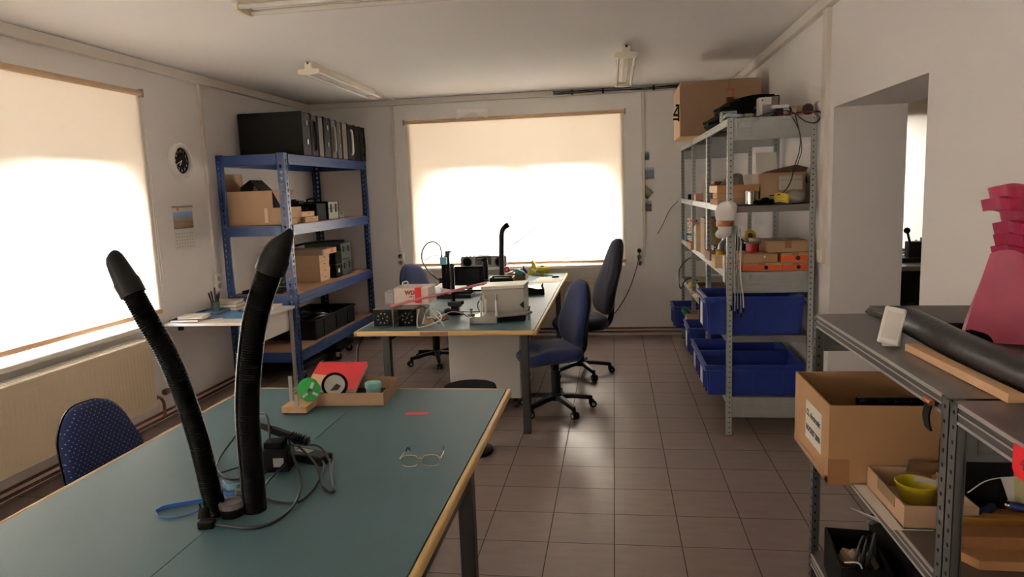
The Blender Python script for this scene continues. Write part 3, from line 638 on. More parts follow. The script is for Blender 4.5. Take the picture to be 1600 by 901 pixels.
for lab, w, h, m, hd, lt in (('large black case nearest the camera on top of the blue rack', .19, .385, CBLK, None, True), ('second black case from the near end on top of the blue rack', .14, .375, CBLK, BLACK, False),
                     ('grey case between two black ones on top of the blue rack', .13, .375, CGRY, None, False), ('black case between two grey ones on top of the blue rack', .16, .38, CBLK, None, True),
                     ('dull grey case in the middle of the row on top of the blue rack', .14, .375, CGRY, GPLAST, False), ('grey case with bright latches in the row on top of the blue rack', .13, .37, CGRY, None, True),
                     ('palest grey case in the row on top of the blue rack', .15, .365, CLG, None, False), ('black case with a white handle on top of the blue rack', .19, .37, CBLK, WPLAST, False),
                     ('plain black case second from the window end on top of the blue rack', .16, .37, CBLK, None, False), ('black case with chrome latches at the window end on top of the blue rack', .16, .37, CBLK, BLACK, True)):
    flight_case(lab, y, w, h, m, hd, lt); y += w + .008
# ---- second level
Z2, Z3, Z4 = 1.39, .79, .29
t = thing('open_carton', 'open tan carton with raised flaps at the near end of the blue rack', 'box', (-3.05, 5.90, Z2))
b = B(); hbox(b, -.25, -.19, 0, .24, .20, .145); b.build('carton_body', CARD, t, smooth=0)
b = B(); b.box(-.27, -.20, .145, .17, -.195, .292); b.build('front_flap', CARD, t, smooth=0)
b = B(); b.add([(.17, -.195, .292), (.245, -.19, .145), (.245, -.15, .145), (.30, -.05, .29), (.24, -.19, .29)], [(0, 1, 4), (1, 2, 3, 4)]); b.build('side_flap', CARD, t, smooth=0)
b = B(); b.sheet(lambda u, v: (-.25 - .02 * v - .02 * u, -.19 + .36 * u, .145 + .30 * v), 2, 4, .004); b.build('left_flap', CARD, t, smooth=0)
B().box(.085, -.1915, .02, .115, -.190, .145).build('clear_tape', mat('clear_tape', (222, 200, 176), .15), t, smooth=0)
t = thing('instrument_case', 'black box sticking up out of the open carton on the blue rack', 'box', (-3.10, 5.93, Z2 + .008))
b = B(); b.prism([(-.17, .16), (-.13, .325), (-.04, .385), (.055, .29), (.12, .16), (.12, .01), (-.17, .01)], -.10, .12, 'y'); b.build('case_body', BLACKM, t, bevel=.004)
B().prism([(-.03, .26), (.0, .335), (.045, .27)], -.102, -.0995, 'y').build('label_panel', DGREY, t)
def flat_carton(label, loc, sz, rz=0, m=CARD, group=None, tab=True, name='flat_carton'):
    t = thing(name, label, 'box', loc, rz, group); x, y, z = sz
    B().box(-x / 2, -y / 2, 0, x / 2, y / 2, z * .985).build('carton_body', m, t, bevel=.002)
    b = B(); b.box(-x / 2 - .0015, -y / 2 - .0015, z * .62, x / 2 + .0015, y / 2 + .0015, z); b.build('lid', m, t, bevel=.002)
    if tab: B().box(x / 2 + .0014, -.022, z * .52, x / 2 + .003, .022, z * .66).build('tuck_tab', CARDD, t)
    return t
GC = 'flat tan cartons on the second level of the blue rack'
flat_carton('small flat carton lying behind the front post of the blue rack, bottom one', (-2.92, 6.22, Z2), (.30, .30, .048), .02, CARD, GC)
flat_carton('small flat carton stacked on another behind the front post of the blue rack', (-2.95, 6.26, Z2 + .049), (.28, .30, .045), -.03, mat('pale_card', (206, 172, 136), .8), GC)
flat_carton('little open-edged carton beside the open carton at the blue rack post', (-2.80, 5.80, Z2), (.10, .16, .05), 0, CARD, GC, False)
t = thing('flat_black_case', 'flat black case lying above the small cartons on the blue rack', 'case', (-2.98, 6.48, Z2))
B().box(-.20, -.11, 0, .20, .11, .165).build('case_body', BLACKM, t, bevel=.006); B().box(-.12, -.112, .10, .12, -.109, .13).build('seam_strip', DGREY, t)
tag(B().box(-.06, -.05, 0, .06, .05, .03).box(-.03, -.03, .03, .02, .03, .045).build('dark_module', DGREY, bevel=.003, loc=(-3.02, 6.44, Z2 + .166)), 'small dark module on top of the flat black case on the blue rack', 'module')
t = thing('metal_toolcase', 'grey metal case with black latches on the second level of the blue rack', 'case', (-2.98, 6.77, Z2))
B().box(-.20, -.135, 0, .20, .135, .175).build('shell', mat('toolcase_grey', (120, 116, 108), .4, .3), t, bevel=.008)
b = B(); b.box(-.203, -.138, .105, .203, .138, .113)
for y in (-.138, .126): b.box(-.203, y, 0, .205, y + .012, .178)
b.build('edging', BLACK, t, bevel=.002)
for y in (-.06, .06): B().box(.199, y - .016, .07, .21, y + .016, .15).build('latch', BLACK, t, bevel=.003)
B().tube(cr([(-.05, -.05, .175), (-.04, -.05, .205), (.04, -.05, .205), (.05, -.05, .175)], 5), .008, 8).build('handle', BLACK, t)
t = thing('small_tin', 'small grey-green tin beside the metal case on the blue rack', 'box', (-2.86, 7.03, Z2))
B().box(-.06, -.075, 0, .06, .075, .075).build('tin_body', mat('grey_green', (92, 108, 104), .5), t, bevel=.005); B().box(.058, -.02, .035, .066, .02, .06).build('catch', DGREY, t); B().box(-.02, -.02, .075, .02, .02, .09).build('knob', DGREY, t, bevel=.003)
# ---- third level
GP = 'stacked tan flat cartons on the third level of the blue rack'
for k in range(4):
    flat_carton(('lowest', 'second lowest', 'third', 'topmost')[k] + ' of four equal tan cartons stacked on the third level of the blue rack', (-3.02 + .004 * (k % 2), 6.61, Z3 + .0655 * k), (.345, .24, .065), .012 * (-1) ** k, CARD, GP)
t = thing('printed_carton', 'grey-brown flat box with red printed end, on top of the four stacked cartons', 'box', (-3.00, 6.66, Z3 + .2625))
B().box(-.22, -.20, 0, .20, .16, .055).build('box_body', mat('grey_card', (128, 108, 90), .85), t, bevel=.002); B().box(.2, -.16, .002, .2015, .16, .054).build('end_label', CARD, t); B().box(.2012, .02, .008, .2025, .08, .05).build('red_print', ORANGE, t)
t = thing('black_storage_case', 'black case with a white label behind the stacked cartons on the blue rack', 'case', (-2.98, 6.88, Z3))
B().box(-.2, -.07, 0, .17, .065, .27).build('case_body', BLACKM, t, bevel=.006); B().box(.17, -.02, .05, .172, .02, .09).build('label', PAPER, t); B().box(-.2, -.072, .13, .172, .067, .138).build('split_line', DGREY, t)
GT = 'dark green toolboxes on the third level of the blue rack'
for k in range(2):
    t = thing('stacking_toolbox', ('lower', 'upper')[k] + ' dark green-grey stacking toolbox on the third level of the blue rack', 'toolbox', (-2.99, 7.11, Z3 + .171 * k), 0, GT)
    GTM = mat('toolbox_green', (48, 60, 56), .5)
    B().box(-.22, -.14, 0, .18, .14, .168).build('toolbox_body', GTM, t, bevel=.008); b = B(); b.box(-.222, -.142, .10, .184, .142, .108); b.build('lid_seam', BLACK, t)
    for y in (-.07, .07): B().box(.178, y - .022, .075, .19, y + .022, .135).build('latch', mat('toolbox_latch', (30, 38, 36), .5), t, bevel=.003)
tag(B().tube(cr([(-3.20, 6.75, Z3 + .345), (-3.1, 6.9, Z3 + .36), (-2.95, 7.05, Z3 + .362), (-2.86, 7.2, Z3 + .355)], 6), .012, 8).build('black_strap', BLACKM), 'black rolled strap lying on top of the green toolboxes on the blue rack', 'strap')
t = thing('laptop', 'closed black laptop lying at the near end of the third level of the blue rack', 'laptop', (-3.06, 5.86, Z3))
B().box(-.19, -.13, 0, .19, .13, .018).build('base', BLACK, t, bevel=.004); B().box(-.19, -.13, .0185, .19, .13, .028).build('lid', BLACKM, t, bevel=.004)
t = thing('external_drive', 'thick black flat unit lying on the closed laptop on the blue rack', 'drive', (-2.99, 5.90, Z3 + .0285))
B().box(-.14, -.09, 0, .14, .09, .05).build('casing', BLACKM, t, bevel=.006); B().box(-.12, -.0915, .02, .12, -.0895, .026).build('seam_strip', DGREY, t)
# ---- bottom level
t = thing('black_tray_crate', 'low black crate on the bottom level of the blue rack', 'crate', (-3.02, 6.62, Z4))
b = B(); hbox(b, -.25, -.50, 0, .25, .50, .185, .014); b.box(-.262, -.512, .165, -.25, .512, .185); b.box(.25, -.512, .165, .262, .512, .185); b.box(-.25, -.512, .165, .25, -.50, .185); b.box(-.25, .50, .165, .25, .512, .185); b.build('crate_body', BLACKM, t, bevel=.004)
for y in (-.3, 0, .3): B().box(.250, y - .005, .01, .258, y + .005, .165).build('rib', BLACK, t)
t = thing('cable_coil', 'black coil of cable heaped in the black crate on the blue rack', 'cable', (-3.02, 6.5, Z4 + .03))
for k in range(5): B().tube([(.13 * cos(a) + .01 * k, .20 * sin(a) + .03 * k, .03 + .028 * k + .02 * sin(3 * a + k)) for a in [2 * pi * i / 32 for i in range(32)]], .011, 7, closed=True).build('turn', RUBBER, t)
tag(B().ball((0, 0, .07), .075, sc=(1, .8, .9)).cyl((0, 0, .02), (.09, .02, .06), .02).build('black_motor', BLACKM, loc=(-2.98, 6.93, Z4 + .02)), 'rounded black lump of equipment at the window end of the black crate', 'equipment')
# ---- dollies under the rack
for k, (x, y) in enumerate(((-3.0, 6.02), (-2.98, 6.72))):
    t = thing('caster_dolly', ('black wheeled dolly with a grey caster under the near end of the blue rack', 'black wheeled dolly under the far end of the blue rack')[k], 'dolly', (x, y, 0), .1 * k)
    B().box(-.24, -.25, .09, .26, .25, .125).box(-.2, -.2, .125, .2, .2, .15).build('platform', BLACKM, t, bevel=.005)
    for sx in (-.20, .22):
        for sy in (-.20, .20):
            B().cyl((sx, sy - .012, .035), (sx, sy + .012, .035), .035, n=18).build('caster_wheel', BLACK, t)
            c = B().box(sx - .018, sy - .018, .035, sx + .018, sy - .014, .09).box(sx - .018, sy + .014, .035, sx + .018, sy + .018, .09).box(sx - .02, sy - .018, .08, sx + .02, sy + .018, .09); c.build('caster_fork', GPLAST, t)

# ------------------------------------------------------------------ galvanised shelving
def upright(b, x, y, z1, sx, sy, w=.034, z0=0.):
    """perforated angle post with its corner at (x,y), flanges towards sx (x) and sy (y)"""
    a, c = sorted((x, x + sx * w)); b.box(a, min(y, y + sy * .002), z0, c, max(y, y + sy * .002), z1, 0)
    d, e = sorted((y, y + sy * w)); b.box(min(x, x + sx * .002), d, z0, max(x, x + sx * .002), e, z1, 0)
    b.box(min(x + sx * (w - .002), x + sx * w), min(y, y + sy * .008), z0, max(x + sx * (w - .002), x + sx * w), max(y, y + sy * .008), z1, 0)
    b.box(min(x, x + sx * .008), min(y + sy * (w - .002), y + sy * w), z0, max(x, x + sx * .008), max(y + sy * (w - .002), y + sy * w), z1, 0)
    n = int((z1 - z0) / .033)
    for i in range(n):
        z = z0 + .02 + i * .033; m = x + sx * w * .55
        b.box(m - .0035, y - sy * .0005 - .0003, z - .004, m + .0035, y - sy * .0005 + .0003, z + .004, 1)
        b.box(m - .0035, y + sy * .0025 - .0003, z - .004, m + .0035, y + sy * .0025 + .0003, z + .004, 1)
        q = y + sy * w * .55; b.box(x - sx * .0005 - .0003, q - .0035, z - .004, x - sx * .0005 + .0003, q + .0035, z + .004, 1); b.box(x + sx * .0025 - .0003, q - .0035, z - .004, x + sx * .0025 + .0003, q + .0035, z + .004, 1)
def end_panel(b, x0, x1, y, z1, h, sy):
    b.box(x0, y - .0015, z1 - h, x1, y + .0015, z1, 0)
    for k in range(2):
        zc = z1 - h * (.30 + .42 * k); zz = h * .15
        for q0, q1 in ((zc - zz, zc - zz + .004), (zc + zz - .004, zc + zz)): b.box(x0 + .02, y - .006, q0, x1 - .02, y + .006, q1, 0)
        for e in (x0 + .02, x1 - .023, x0 + .10): b.box(e, y - .006, zc - zz, e + .004, y + .006, zc + zz, 0)
def shelving(label, x0, x1, y0, y1, H, levels, panels, near=True, far=True, lip=.042, zm=None, group='galvanised shelving bays along the right wall'):
    t = thing('metal_shelving', label, 'shelving', (x0, y0, 0), 0, group); LX, LY = x1 - x0, y1 - y0
    ys = ([(0, 1)] if near else []) + ([(LY, -1)] if far else [])
    for yy, sy in ys:
        for xx, sx in ((0, 1), (LX, -1)):
            b = B(); upright(b, xx, yy, H, sx, sy); b.box(min(xx, xx + sx * .038), min(yy, yy + sy * .038), 0, max(xx, xx + sx * .038), max(yy, yy + sy * .038), .004, 1)
            b.build('upright', [zm or ZINC, HOLE], t, smooth=0)
    for z in levels:
        b = B(); b.box(.004, .006, z - .003, LX - .004, LY - .006, z)
        for xx in (.003, LX - .006): b.box(xx, .006, z - lip, xx + .003, LY - .006, z - .0005); 
        for xx in (.003, LX - .018): b.box(xx, .006, z - lip, xx + .015, LY - .006, z - lip + .002)
        for yy in (.006, LY - .009): b.box(.036, yy, z - lip, LX - .036, yy + .003, z - .0005)
        for i in range(5): b.box(.03 + (LX - .06) * i / 4 - .004, .05 + .0 * i, z - .0001, .03 + (LX - .06) * i / 4 + .004, .062, z + .0003)
        
        if zm: b.box(.0005, .036, z - lip, .003, LY - .036, z)
        b.build('shelf_board', [ZINCM if zm else ZINCD], t, smooth=0)
        # folded front edge, its lit lines painted paler on the low bays
        b = B(); b.box(-.0012, .036, z - lip, .003, LY - .036, z - lip + .006); b.box(-.0012, .036, z - .006, .003, LY - .036, z + .001); 
        if zm: b.box(-.0012, .036, z - lip * .5, .003, LY - .036, z - lip * .5 + .003)
        else: b.box(.0005, .036, z - lip, .003, LY - .036, z)
        b.build('shelf_edge', ZINCE if zm else ZINC, t, smooth=0)
    for z in panels:
        for yy, sy in ys:
            b = B(); end_panel(b, .036, LX - .036, yy + sy * .003, z, .13, sy); b.build('end_panel', zm or ZINC, t, smooth=0)
    return t
XS0, XS1 = .690, 1.205; LV = [1.985, 1.462, 1.05, .65, .255]
shelving('tall galvanised shelving bay nearest the camera, holding the big blue crates', XS0, XS1, 4.49, 5.487, 1.99, LV, [1.987, 1.052, .252])
shelving('middle bay of the tall galvanised shelving along the right wall', XS0, XS1, 5.489, 6.486, 1.99, LV, [1.987], True, False)
shelving('far bay of the tall galvanised shelving, next to the back wall', XS0, XS1, 6.488, 7.50, 1.99, LV, [1.987, 1.05])
ZL = [1.13, .72, .236]; XL0, XL1 = .700, 1.222
shelving('low galvanised shelving bay at the right, with a large carton inside', XL0, XL1, 1.565, 2.60, 1.125, ZL, [1.125], zm=ZINCL, group='low galvanised shelving at the right edge')
shelving('low galvanised shelving bay nearest the camera, cut off by the right edge', XL0, XL1, .54, 1.562, 1.125, ZL, [1.125], False, True, zm=ZINCL, group='low galvanised shelving at the right edge')
# ------------------------------------------------------------------ things on the front workbench
def fume_hose(label, base, path, r, nozzle_len, tip_dir, slant=.5, pitch=.0072):
    """corrugated hose; path relative to base; nozzle continues along the last direction"""
    t = thing('fume_extractor_hose', label, 'hose', base)
    P = cr(path, 40); L = [0]
    for a, c in zip(P[:-1], P[1:]): L.append(L[-1] + (c - a).length)
    n = int(L[-1] / (pitch / 3)); Q = []; R = []; j = 0
    for i in range(n + 1):
        s = L[-1] * i / n
        while j < len(L) - 2 and L[j + 1] < s: j += 1
        f = (s - L[j]) / max(1e-9, L[j + 1] - L[j]); Q.append(P[j].lerp(P[j + 1], f)); R.append(r * (1.0, .985, .935)[i % 3])
    B().tube(Q, R, 22).build('corrugated_tube', HOSE, t, smooth=50)
    e = Q[-1]; d = (Q[-1] - Q[-8]).normalized(); u = (Vector(tip_dir) - d * d.dot(Vector(tip_dir))).normalized(); w = d.cross(u); k = 26; vs = []
    rings = [(-.035, r * 1.0, 0), (-.035, r * 1.16, 0), (.004, r * 1.18, 0), (.010, r * 1.10, 0), (.03, r * 1.02, .1), (nozzle_len * .45, r * .95, .35), (nozzle_len * .62, r * .86, .6), (nozzle_len * .74, r * .68, .6), (nozzle_len * .78, r * .45, .6), (nozzle_len * .74, r * .30, .6)]
    for h, q, sl in rings:
        for a in range(k):
            c, s = cos(2 * pi * a / k), sin(2 * pi * a / k); vs.append(e + d * (h + sl * nozzle_len * slant * c) + u * (q * c) + w * (q * s))
    fs = [(i * k + a, i * k + (a + 1) % k, (i + 1) * k + (a + 1) % k, (i + 1) * k + a) for i in range(len(rings) - 1) for a in range(k)] + [tuple((len(rings) - 1) * k + a for a in range(k))]
    B().add(vs, fs).build('nozzle', BLACK, t, smooth=45)
    return t
fume_hose('left black corrugated fume hose leaning left on the front workbench', (-1.155, 1.80, ZT1), [(0, 0, .002), (-.012, -.004, .06), (-.03, -.02, .25), (-.072, -.04, .46), (-.125, -.05, .59), (-.172, -.05, .690)], .0295, .115, (1, 0, .3), .10)
fume_hose('right black corrugated fume hose leaning right on the front workbench', (-1.062, 1.835, ZT1), [(0, 0, .002), (.004, -.004, .08), (.017, -.02, .31), (.052, -.03, .50), (.088, -.035, .615), (.143, -.035, .74)], .035, .098, (1, 0, -.25), .40)
for lab, x, y, r in (('short black pipe stub with grey cap between the two hoses', -1.112, 1.80, .033), ('second grey-capped pipe stub, half hidden behind the right hose', -1.125, 1.905, .030)):
    t = thing('hose_port', lab, 'pipe stub', (x, y, ZT1)); B().lathe([(r * .98, 0), (r, .006), (r, .034), (r * .96, .036), (.0005, .036)], n=28).build('stub', BLACK, t)
    B().lathe([(r * 1.06, .026), (r * 1.06, .040), (r * .95, .044), (r * .80, .043), (r * .78, .039), (.0005, .039)], n=28).build('cap', mat('cap_grey', (92, 88, 86), .5), t)
ZB = ZT1 + .0035
t = thing('plastic_strap', 'thin blue plastic strap bent into a flat loop beside the left hose', 'strap', (-1.285, 1.80, ZT1))
BLUEP = mat('blue_strap_plastic', (44, 92, 168), .3)
lp = [(-1.351, 1.795), (-1.34, 1.826), (-1.28, 1.86), (-1.205, 1.90), (-1.20, 1.88), (-1.235, 1.80), (-1.275, 1.765), (-1.322, 1.768)]
def ribbon(pts, w, h, z0, closed=False):
    P = cr(pts, 6); b = B(); n = len(P)
    for i in range(n - 1):
        a, c = P[i], P[i + 1]; m = (a + c) / 2; d = c - a
        b.obox((m.x, m.y, z0 + h / 2), (d.length * 1.04, w, h), (0, 0, math.atan2(d.y, d.x)))
    return b
ribbon([(x + 1.285, y - 1.80, 0) for x, y in lp[:4]], .0025, .011, .0005).build('strap_side', BLUEP, t)
B().tube(cr([(x + 1.285, y - 1.80, .003) for x, y in lp[3:] + lp[:1]], 6), .0022, 6).build('strap_cord', BLUEP, t)
t = thing('plastic_strap', 'light blue plastic strip curled behind the capped stub and the right hose', 'strap', (-1.20, 1.95, ZT1))
PALEB = mat('pale_blue_plastic', (130, 178, 206), .3)
ribbon([(-.055, .045, 0), (-.02, .012, 0), (.02, .03, 0), (.055, .03, 0)], .003, .018, .0005).build('strip', PALEB, t)
ribbon([(-.05, .03, 0), (-.02, -.02, 0), (.03, -.035, 0), (.06, -.01, 0)], .003, .010, .0005).build('strip_lower', BLUEP, t)
# power brick, finned tool and cables
t = thing('power_supply', 'black power supply block with a pale label behind the right hose', 'power supply', (-1.142, 2.14, ZT1), .15)
B().box(-.05, -.035, 0, .05, .04, .075).build('housing', BLACK, t, bevel=.004); B().box(-.035, -.020, .075, .03, .035, .098).build('top_block', BLACKM, t, bevel=.004); B().box(-.0, -.0362, .02, .035, -.0348, .05).build('label', GPLAST, t)
t = thing('power_adapter', 'flat black power adapter lying right of the power supply block', 'adapter', (-1.055, 2.215, ZT1), -.35)
B().box(-.075, -.03, 0, .075, .03, .032).build('housing', BLACK, t, bevel=.005); B().box(-.06, -.012, .0315, .0, .018, .0326).build('label', mat('adapter_label', (150, 146, 140), .5), t); B().cyl((.075, 0, .015), (.10, 0, .013), .007, .005).build('strain_relief', RUBBER, t)
t = thing('finned_tool', 'black hand tool with a finned handle and white tip, resting on the power supply', 'tool', (-1.155, 2.185, .815), 0, rot=(0, .36, .05))
b = B(); b.cyl((-.075, 0, 0), (-.02, 0, 0), .008, .013, 14); b.obox((.015, 0, 0), (.07, .024, .022)); b.obox((.08, 0, .0), (.075, .030, .012)); 
for k in range(7): b.obox((.052 + .0095 * k, 0, .004), (.0045, .032, .026))
b.build('handle', BLACK, t, bevel=.002); B().cyl((-.11, 0, 0), (-.074, 0, 0), .003, .0075, 12).build('tip', WPLAST, t)
t = thing('power_cable', 'black power cable with a plug looping over the front workbench by the right hose', 'cable', (-1.0, 2.0, ZT1))
def C3(pts, z=.006): return [(p[0] + 1.0, p[1] - 2.0, p[2] if len(p) > 2 else z) for p in pts]
B().tube(cr(C3([(-1.125, 1.722, .010), (-1.06, 1.718), (-1.012, 1.716), (-.965, 1.745), (-.948, 1.83), (-.965, 1.93, .012), (-1.012, 2.04, .02), (-1.08, 2.13, .06), (-1.115, 2.18, .095), (-1.135, 2.17, .10)]), 8), .0042, 8).build('cord', RUBBER, t)
b = B(); b.prism([(-.020, -.016), (.024, -.012), (.024, .012), (-.020, .016)], .0, .024); b.build('plug', BLACK, t, bevel=.004, loc=(-.143, -.282, 0), rot=(0, 0, .1))
b = B(); b.cyl((0, 0, .0), (-.004, .012, .026), .017, .014, 14); b.cyl((-.006, .0, .02), (-.012, .004, .042), .0025, n=8).cyl((.008, .01, .02), (.002, .014, .042), .0025, n=8); b.build('plug_head', BLACKM, t, loc=(-.158, -.268, .020))
for nm, pts in (('cord_loop', [(-1.10, 2.11, .03), (-1.108, 1.99), (-1.06, 1.905), (-.998, 1.876), (-.945, 1.885), (-.940, 1.97), (-.948, 2.04, .012), (-.965, 2.12, .02), (-1.0, 2.18, .02)]),
                ('cord_loop', [(-.962, 2.182, .013), (-.945, 2.13, .012), (-.905, 2.03, .010), (-.868, 1.964), (-.90, 1.965), (-.935, 2.02, .014), (-.985, 2.10, .035), (-1.06, 2.17, .055), (-1.115, 2.20, .08)]),
                ('cord_loop', [(-1.09, 2.15, .08), (-1.02, 2.20, .06), (-.96, 2.15, .03), (-.918, 2.06, .018), (-.883, 1.985, .012), (-.878, 1.955), (-.91, 1.975, .016)])):
    B().tube(cr(C3(pts), 8), .0038, 8).build(nm, RUBBER, t)
t = thing('thin_cable', 'thin black cable arching between the two hoses on the front workbench', 'cable', (-1.3, 2.2, ZT1))
B().tube(cr([(x + 1.3, y - 2.2, z) for x, y, z in ((-1.155, 2.13, .09), (-1.20, 2.20, .17), (-1.30, 2.26, .13), (-1.375, 2.27, .05), (-1.39, 2.2, .006), (-1.34, 2.105, .004), (-1.25, 2.04, .004), (-1.17, 2.08, .004), (-1.16, 2.12, .01))], 8), .0035, 8).build('cord', RUBBER, t)
B().tube(cr([(x + 1.3, y - 2.2, .004) for x, y in ((-1.35, 2.03), (-1.30, 2.11), (-1.24, 2.18), (-1.17, 2.24))], 8), .003, 8).build('cord_end', RUBBER, t)
# cardboard tray with its contents
t = thing('cardboard_tray', 'shallow cardboard tray of odds and ends at the far end of the front workbench', 'tray', (-1.215, 2.972, ZT1), .055)
b = B(); w_, d_, h_ = .41, .27, .057
b.box(-w_ / 2, -d_ / 2, 0, w_ / 2, d_ / 2, .003); b.box(-w_ / 2, -d_ / 2, 0, w_ / 2, -d_ / 2 + .004, h_)
b.prism([(-w_ / 2, 0), (w_ / 2, 0), (w_ / 2, h_), (.12, h_), (.09, h_ * 1.0), (-.13, h_), (-.15, h_), (-w_ / 2, h_)], d_ / 2 - .004, d_ / 2, 'y')
for sx in (-1, 1):
    x0 = sx * w_ / 2; b.prism([(-d_ / 2 + .004, 0), (d_ / 2 - .004, 0), (d_ / 2 - .004, h_), (.06, h_), (.05, h_ - .012), (-.05, h_ - .012), (-.06, h_), (-d_ / 2 + .004, h_)], min(x0, x0 - sx * .004), max(x0, x0 - sx * .004), 'x')
b.build('tray_body', CARD, t, smooth=0)
B().box(-.195, -.125, .004, .195, .125, .006).build('liner', BLACKM, t)
t = thing('spiral_notebook', 'red spiral notebook with a tan lower corner propped up in the cardboard tray', 'notebook', (-1.275, 2.925, ZT1 + .035), 0, rot=(.40, 0, .02))
REDC = mat('red_cover', (196, 36, 44), .5)
B().box(-.118, 0, 0, .118, .20, .016).build('pages', PAPER, t, smooth=0); B().box(-.12, -.001, .016, .12, .204, .0175).build('cover', REDC, t, smooth=0); B().box(-.12, -.001, -.002, .12, .204, 0).build('back_cover', CARDD, t, smooth=0)
B().prism([(-.118, .0), (-.02, .0), (.02, .06), (-.04, .10), (-.118, .115)], .0176, .0181).build('cover_panel', mat('tan_cover', (206, 168, 132), .6), t)
b = B()
for k in range(15): b.tube([(-.105 + .015 * k, .200 + .008 * cos(a), .008 + .014 * sin(a)) for a in [2 * pi * i / 12 for i in range(12)]], .0012, 6, closed=True)
b.build('spiral_binding', mat('red_wire', (170, 30, 36), .35), t)
t = thing('round_lens_tin', 'round silver disc in a black rim leaning on the red notebook in the tray', 'tin', (-1.245, 2.905, ZT1 + .075), 0, rot=(1.05, .28, .2))
B().lathe([(.046, -.012), (.056, -.012), (.058, 0), (.055, .012), (.047, .014), (.045, .004)], n=36).build('rim', BLACKM, t); B().lathe([(.046, .003), (.0005, .003)], n=36).lathe([(.0005, -.01), (.046, -.01)], n=36).build('disc', mat('silver_disc', (206, 204, 194), .25, .25), t)
B().prism([(-.012, -.03), (.02, -.02), (.028, .002), (.006, .008)], .0032, .0045).build('dark_mark', DGREY, t)
t = thing('small_jar', 'small round jar with a teal lid at the right end of the cardboard tray', 'jar', (-1.088, 2.965, ZT1 + .0065))
B().lathe([(.030, 0), (.033, .004), (.033, .044), (.0005, .044)], n=28).build('jar_body', mat('jar_clear', (150, 190, 180), .2), t); B().lathe([(.036, .040), (.037, .043), (.037, .062), (.034, .066), (.0005, .066)], n=32).build('lid', mat('teal_lid', (126, 196, 192), .35), t); B().box(-.01, -.008, .066, .012, .01, .0666).build('label', PAPER, t)
t = thing('solder_spool_stand', 'small wooden stand with steel posts holding a green spool, left of the cardboard tray', 'stand', (-1.352, 2.752, ZT1), .05)
B().box(-.055, -.04, .006, .055, .10, .034).build('base_block', WOODP, t, bevel=.002)
for x, y, h in ((-.046, .05, .145), (.012, -.034, .085)): B().box(x - .008, y - .004, .0345, x + .008, y + .004, h).build('post', STEEL, t, bevel=.001)
for x in (-.045, .045): B().cyl((x, -.025, 0), (x, -.025, .006), .009, n=12).build('rubber_foot', RUBBER, t)
GRN = mat('green_spool', (60, 168, 84), .4)
t = thing('solder_spool', 'green reel of solder wire on the wooden stand', 'spool', (-1.318, 2.800, ZT1 + .085), 0, rot=(0, 0, .55))
for y in (-.030, .024): B().lathe([(.010, y), (.044, y), (.046, y + .003), (.044, y + .006), (.010, y + .006)], n=36, axis='y').build('flange', GRN, t)
B().lathe([(.030, -.024), (.031, 0), (.030, .024)], n=30, axis='y').build('solder_wire', mat('solder_grey', (176, 180, 172), .35, .6, stretch=(1, 60, 1)), t); B().cyl((0, -.045, 0), (0, .035, 0), .006, n=12).build('axle', STEEL, t)
for a in (.4, 2.2, 4.1): B().obox((sin(a) * .026, -.0312, cos(a) * .026), (.012, .0012, .026), (0, a, 0)).build('spoke_label', PAPER, t)
# spectacles
t = thing('spectacles', 'pair of wire-rimmed spectacles lying on the front workbench', 'glasses', (-.655, 2.19, ZT1), .12)
GOLD = mat('pale_gold_wire', (206, 192, 150), .25, .9); LENS = pane_material('spectacle_lens', (.97, .98, .97, 1), .03)
def rrect(cx, w, h, n=36):
    return [(cx + w * math.copysign(abs(cos(a)) ** .6, cos(a)), -.006 - .05 * abs(cx) * 0, .021 + h * math.copysign(abs(sin(a)) ** .6, sin(a))) for a in [2 * pi * i / n for i in range(n)]]
for cx in (-.036, .036):
    B().tube(rrect(cx, .027, .0195), .0010, 8, closed=True).build('rim', GOLD, t); P = rrect(cx, .0265, .019); B().add(P, [tuple(range(len(P)))]).build('lens', LENS, t, smooth=0)
B().tube(cr([(-.010, -.006, .027), (0, -.010, .031), (.010, -.006, .027)], 6), .0011, 8).build('bridge', GOLD, t)
for s in (-1, 1):
    B().tube([(s * .062, -.006, .028), (s * .069, -.003, .029), (s * .070, .06, .022), (s * .066, .095, .018)], .0011, 8).build('temple', GOLD, t); B().tube(cr([(s * .066, .092, .018), (s * .064, .118, .022), (s * .060, .138, .004)], 5), .0024, 8).build('temple_tip', BLACK, t)
    B().tube(cr([(s * .011, -.006, .018), (s * .008, .002, .014), (s * .009, .004, .008)], 4), .0012, 6).build('nose_pad', GOLD, t)

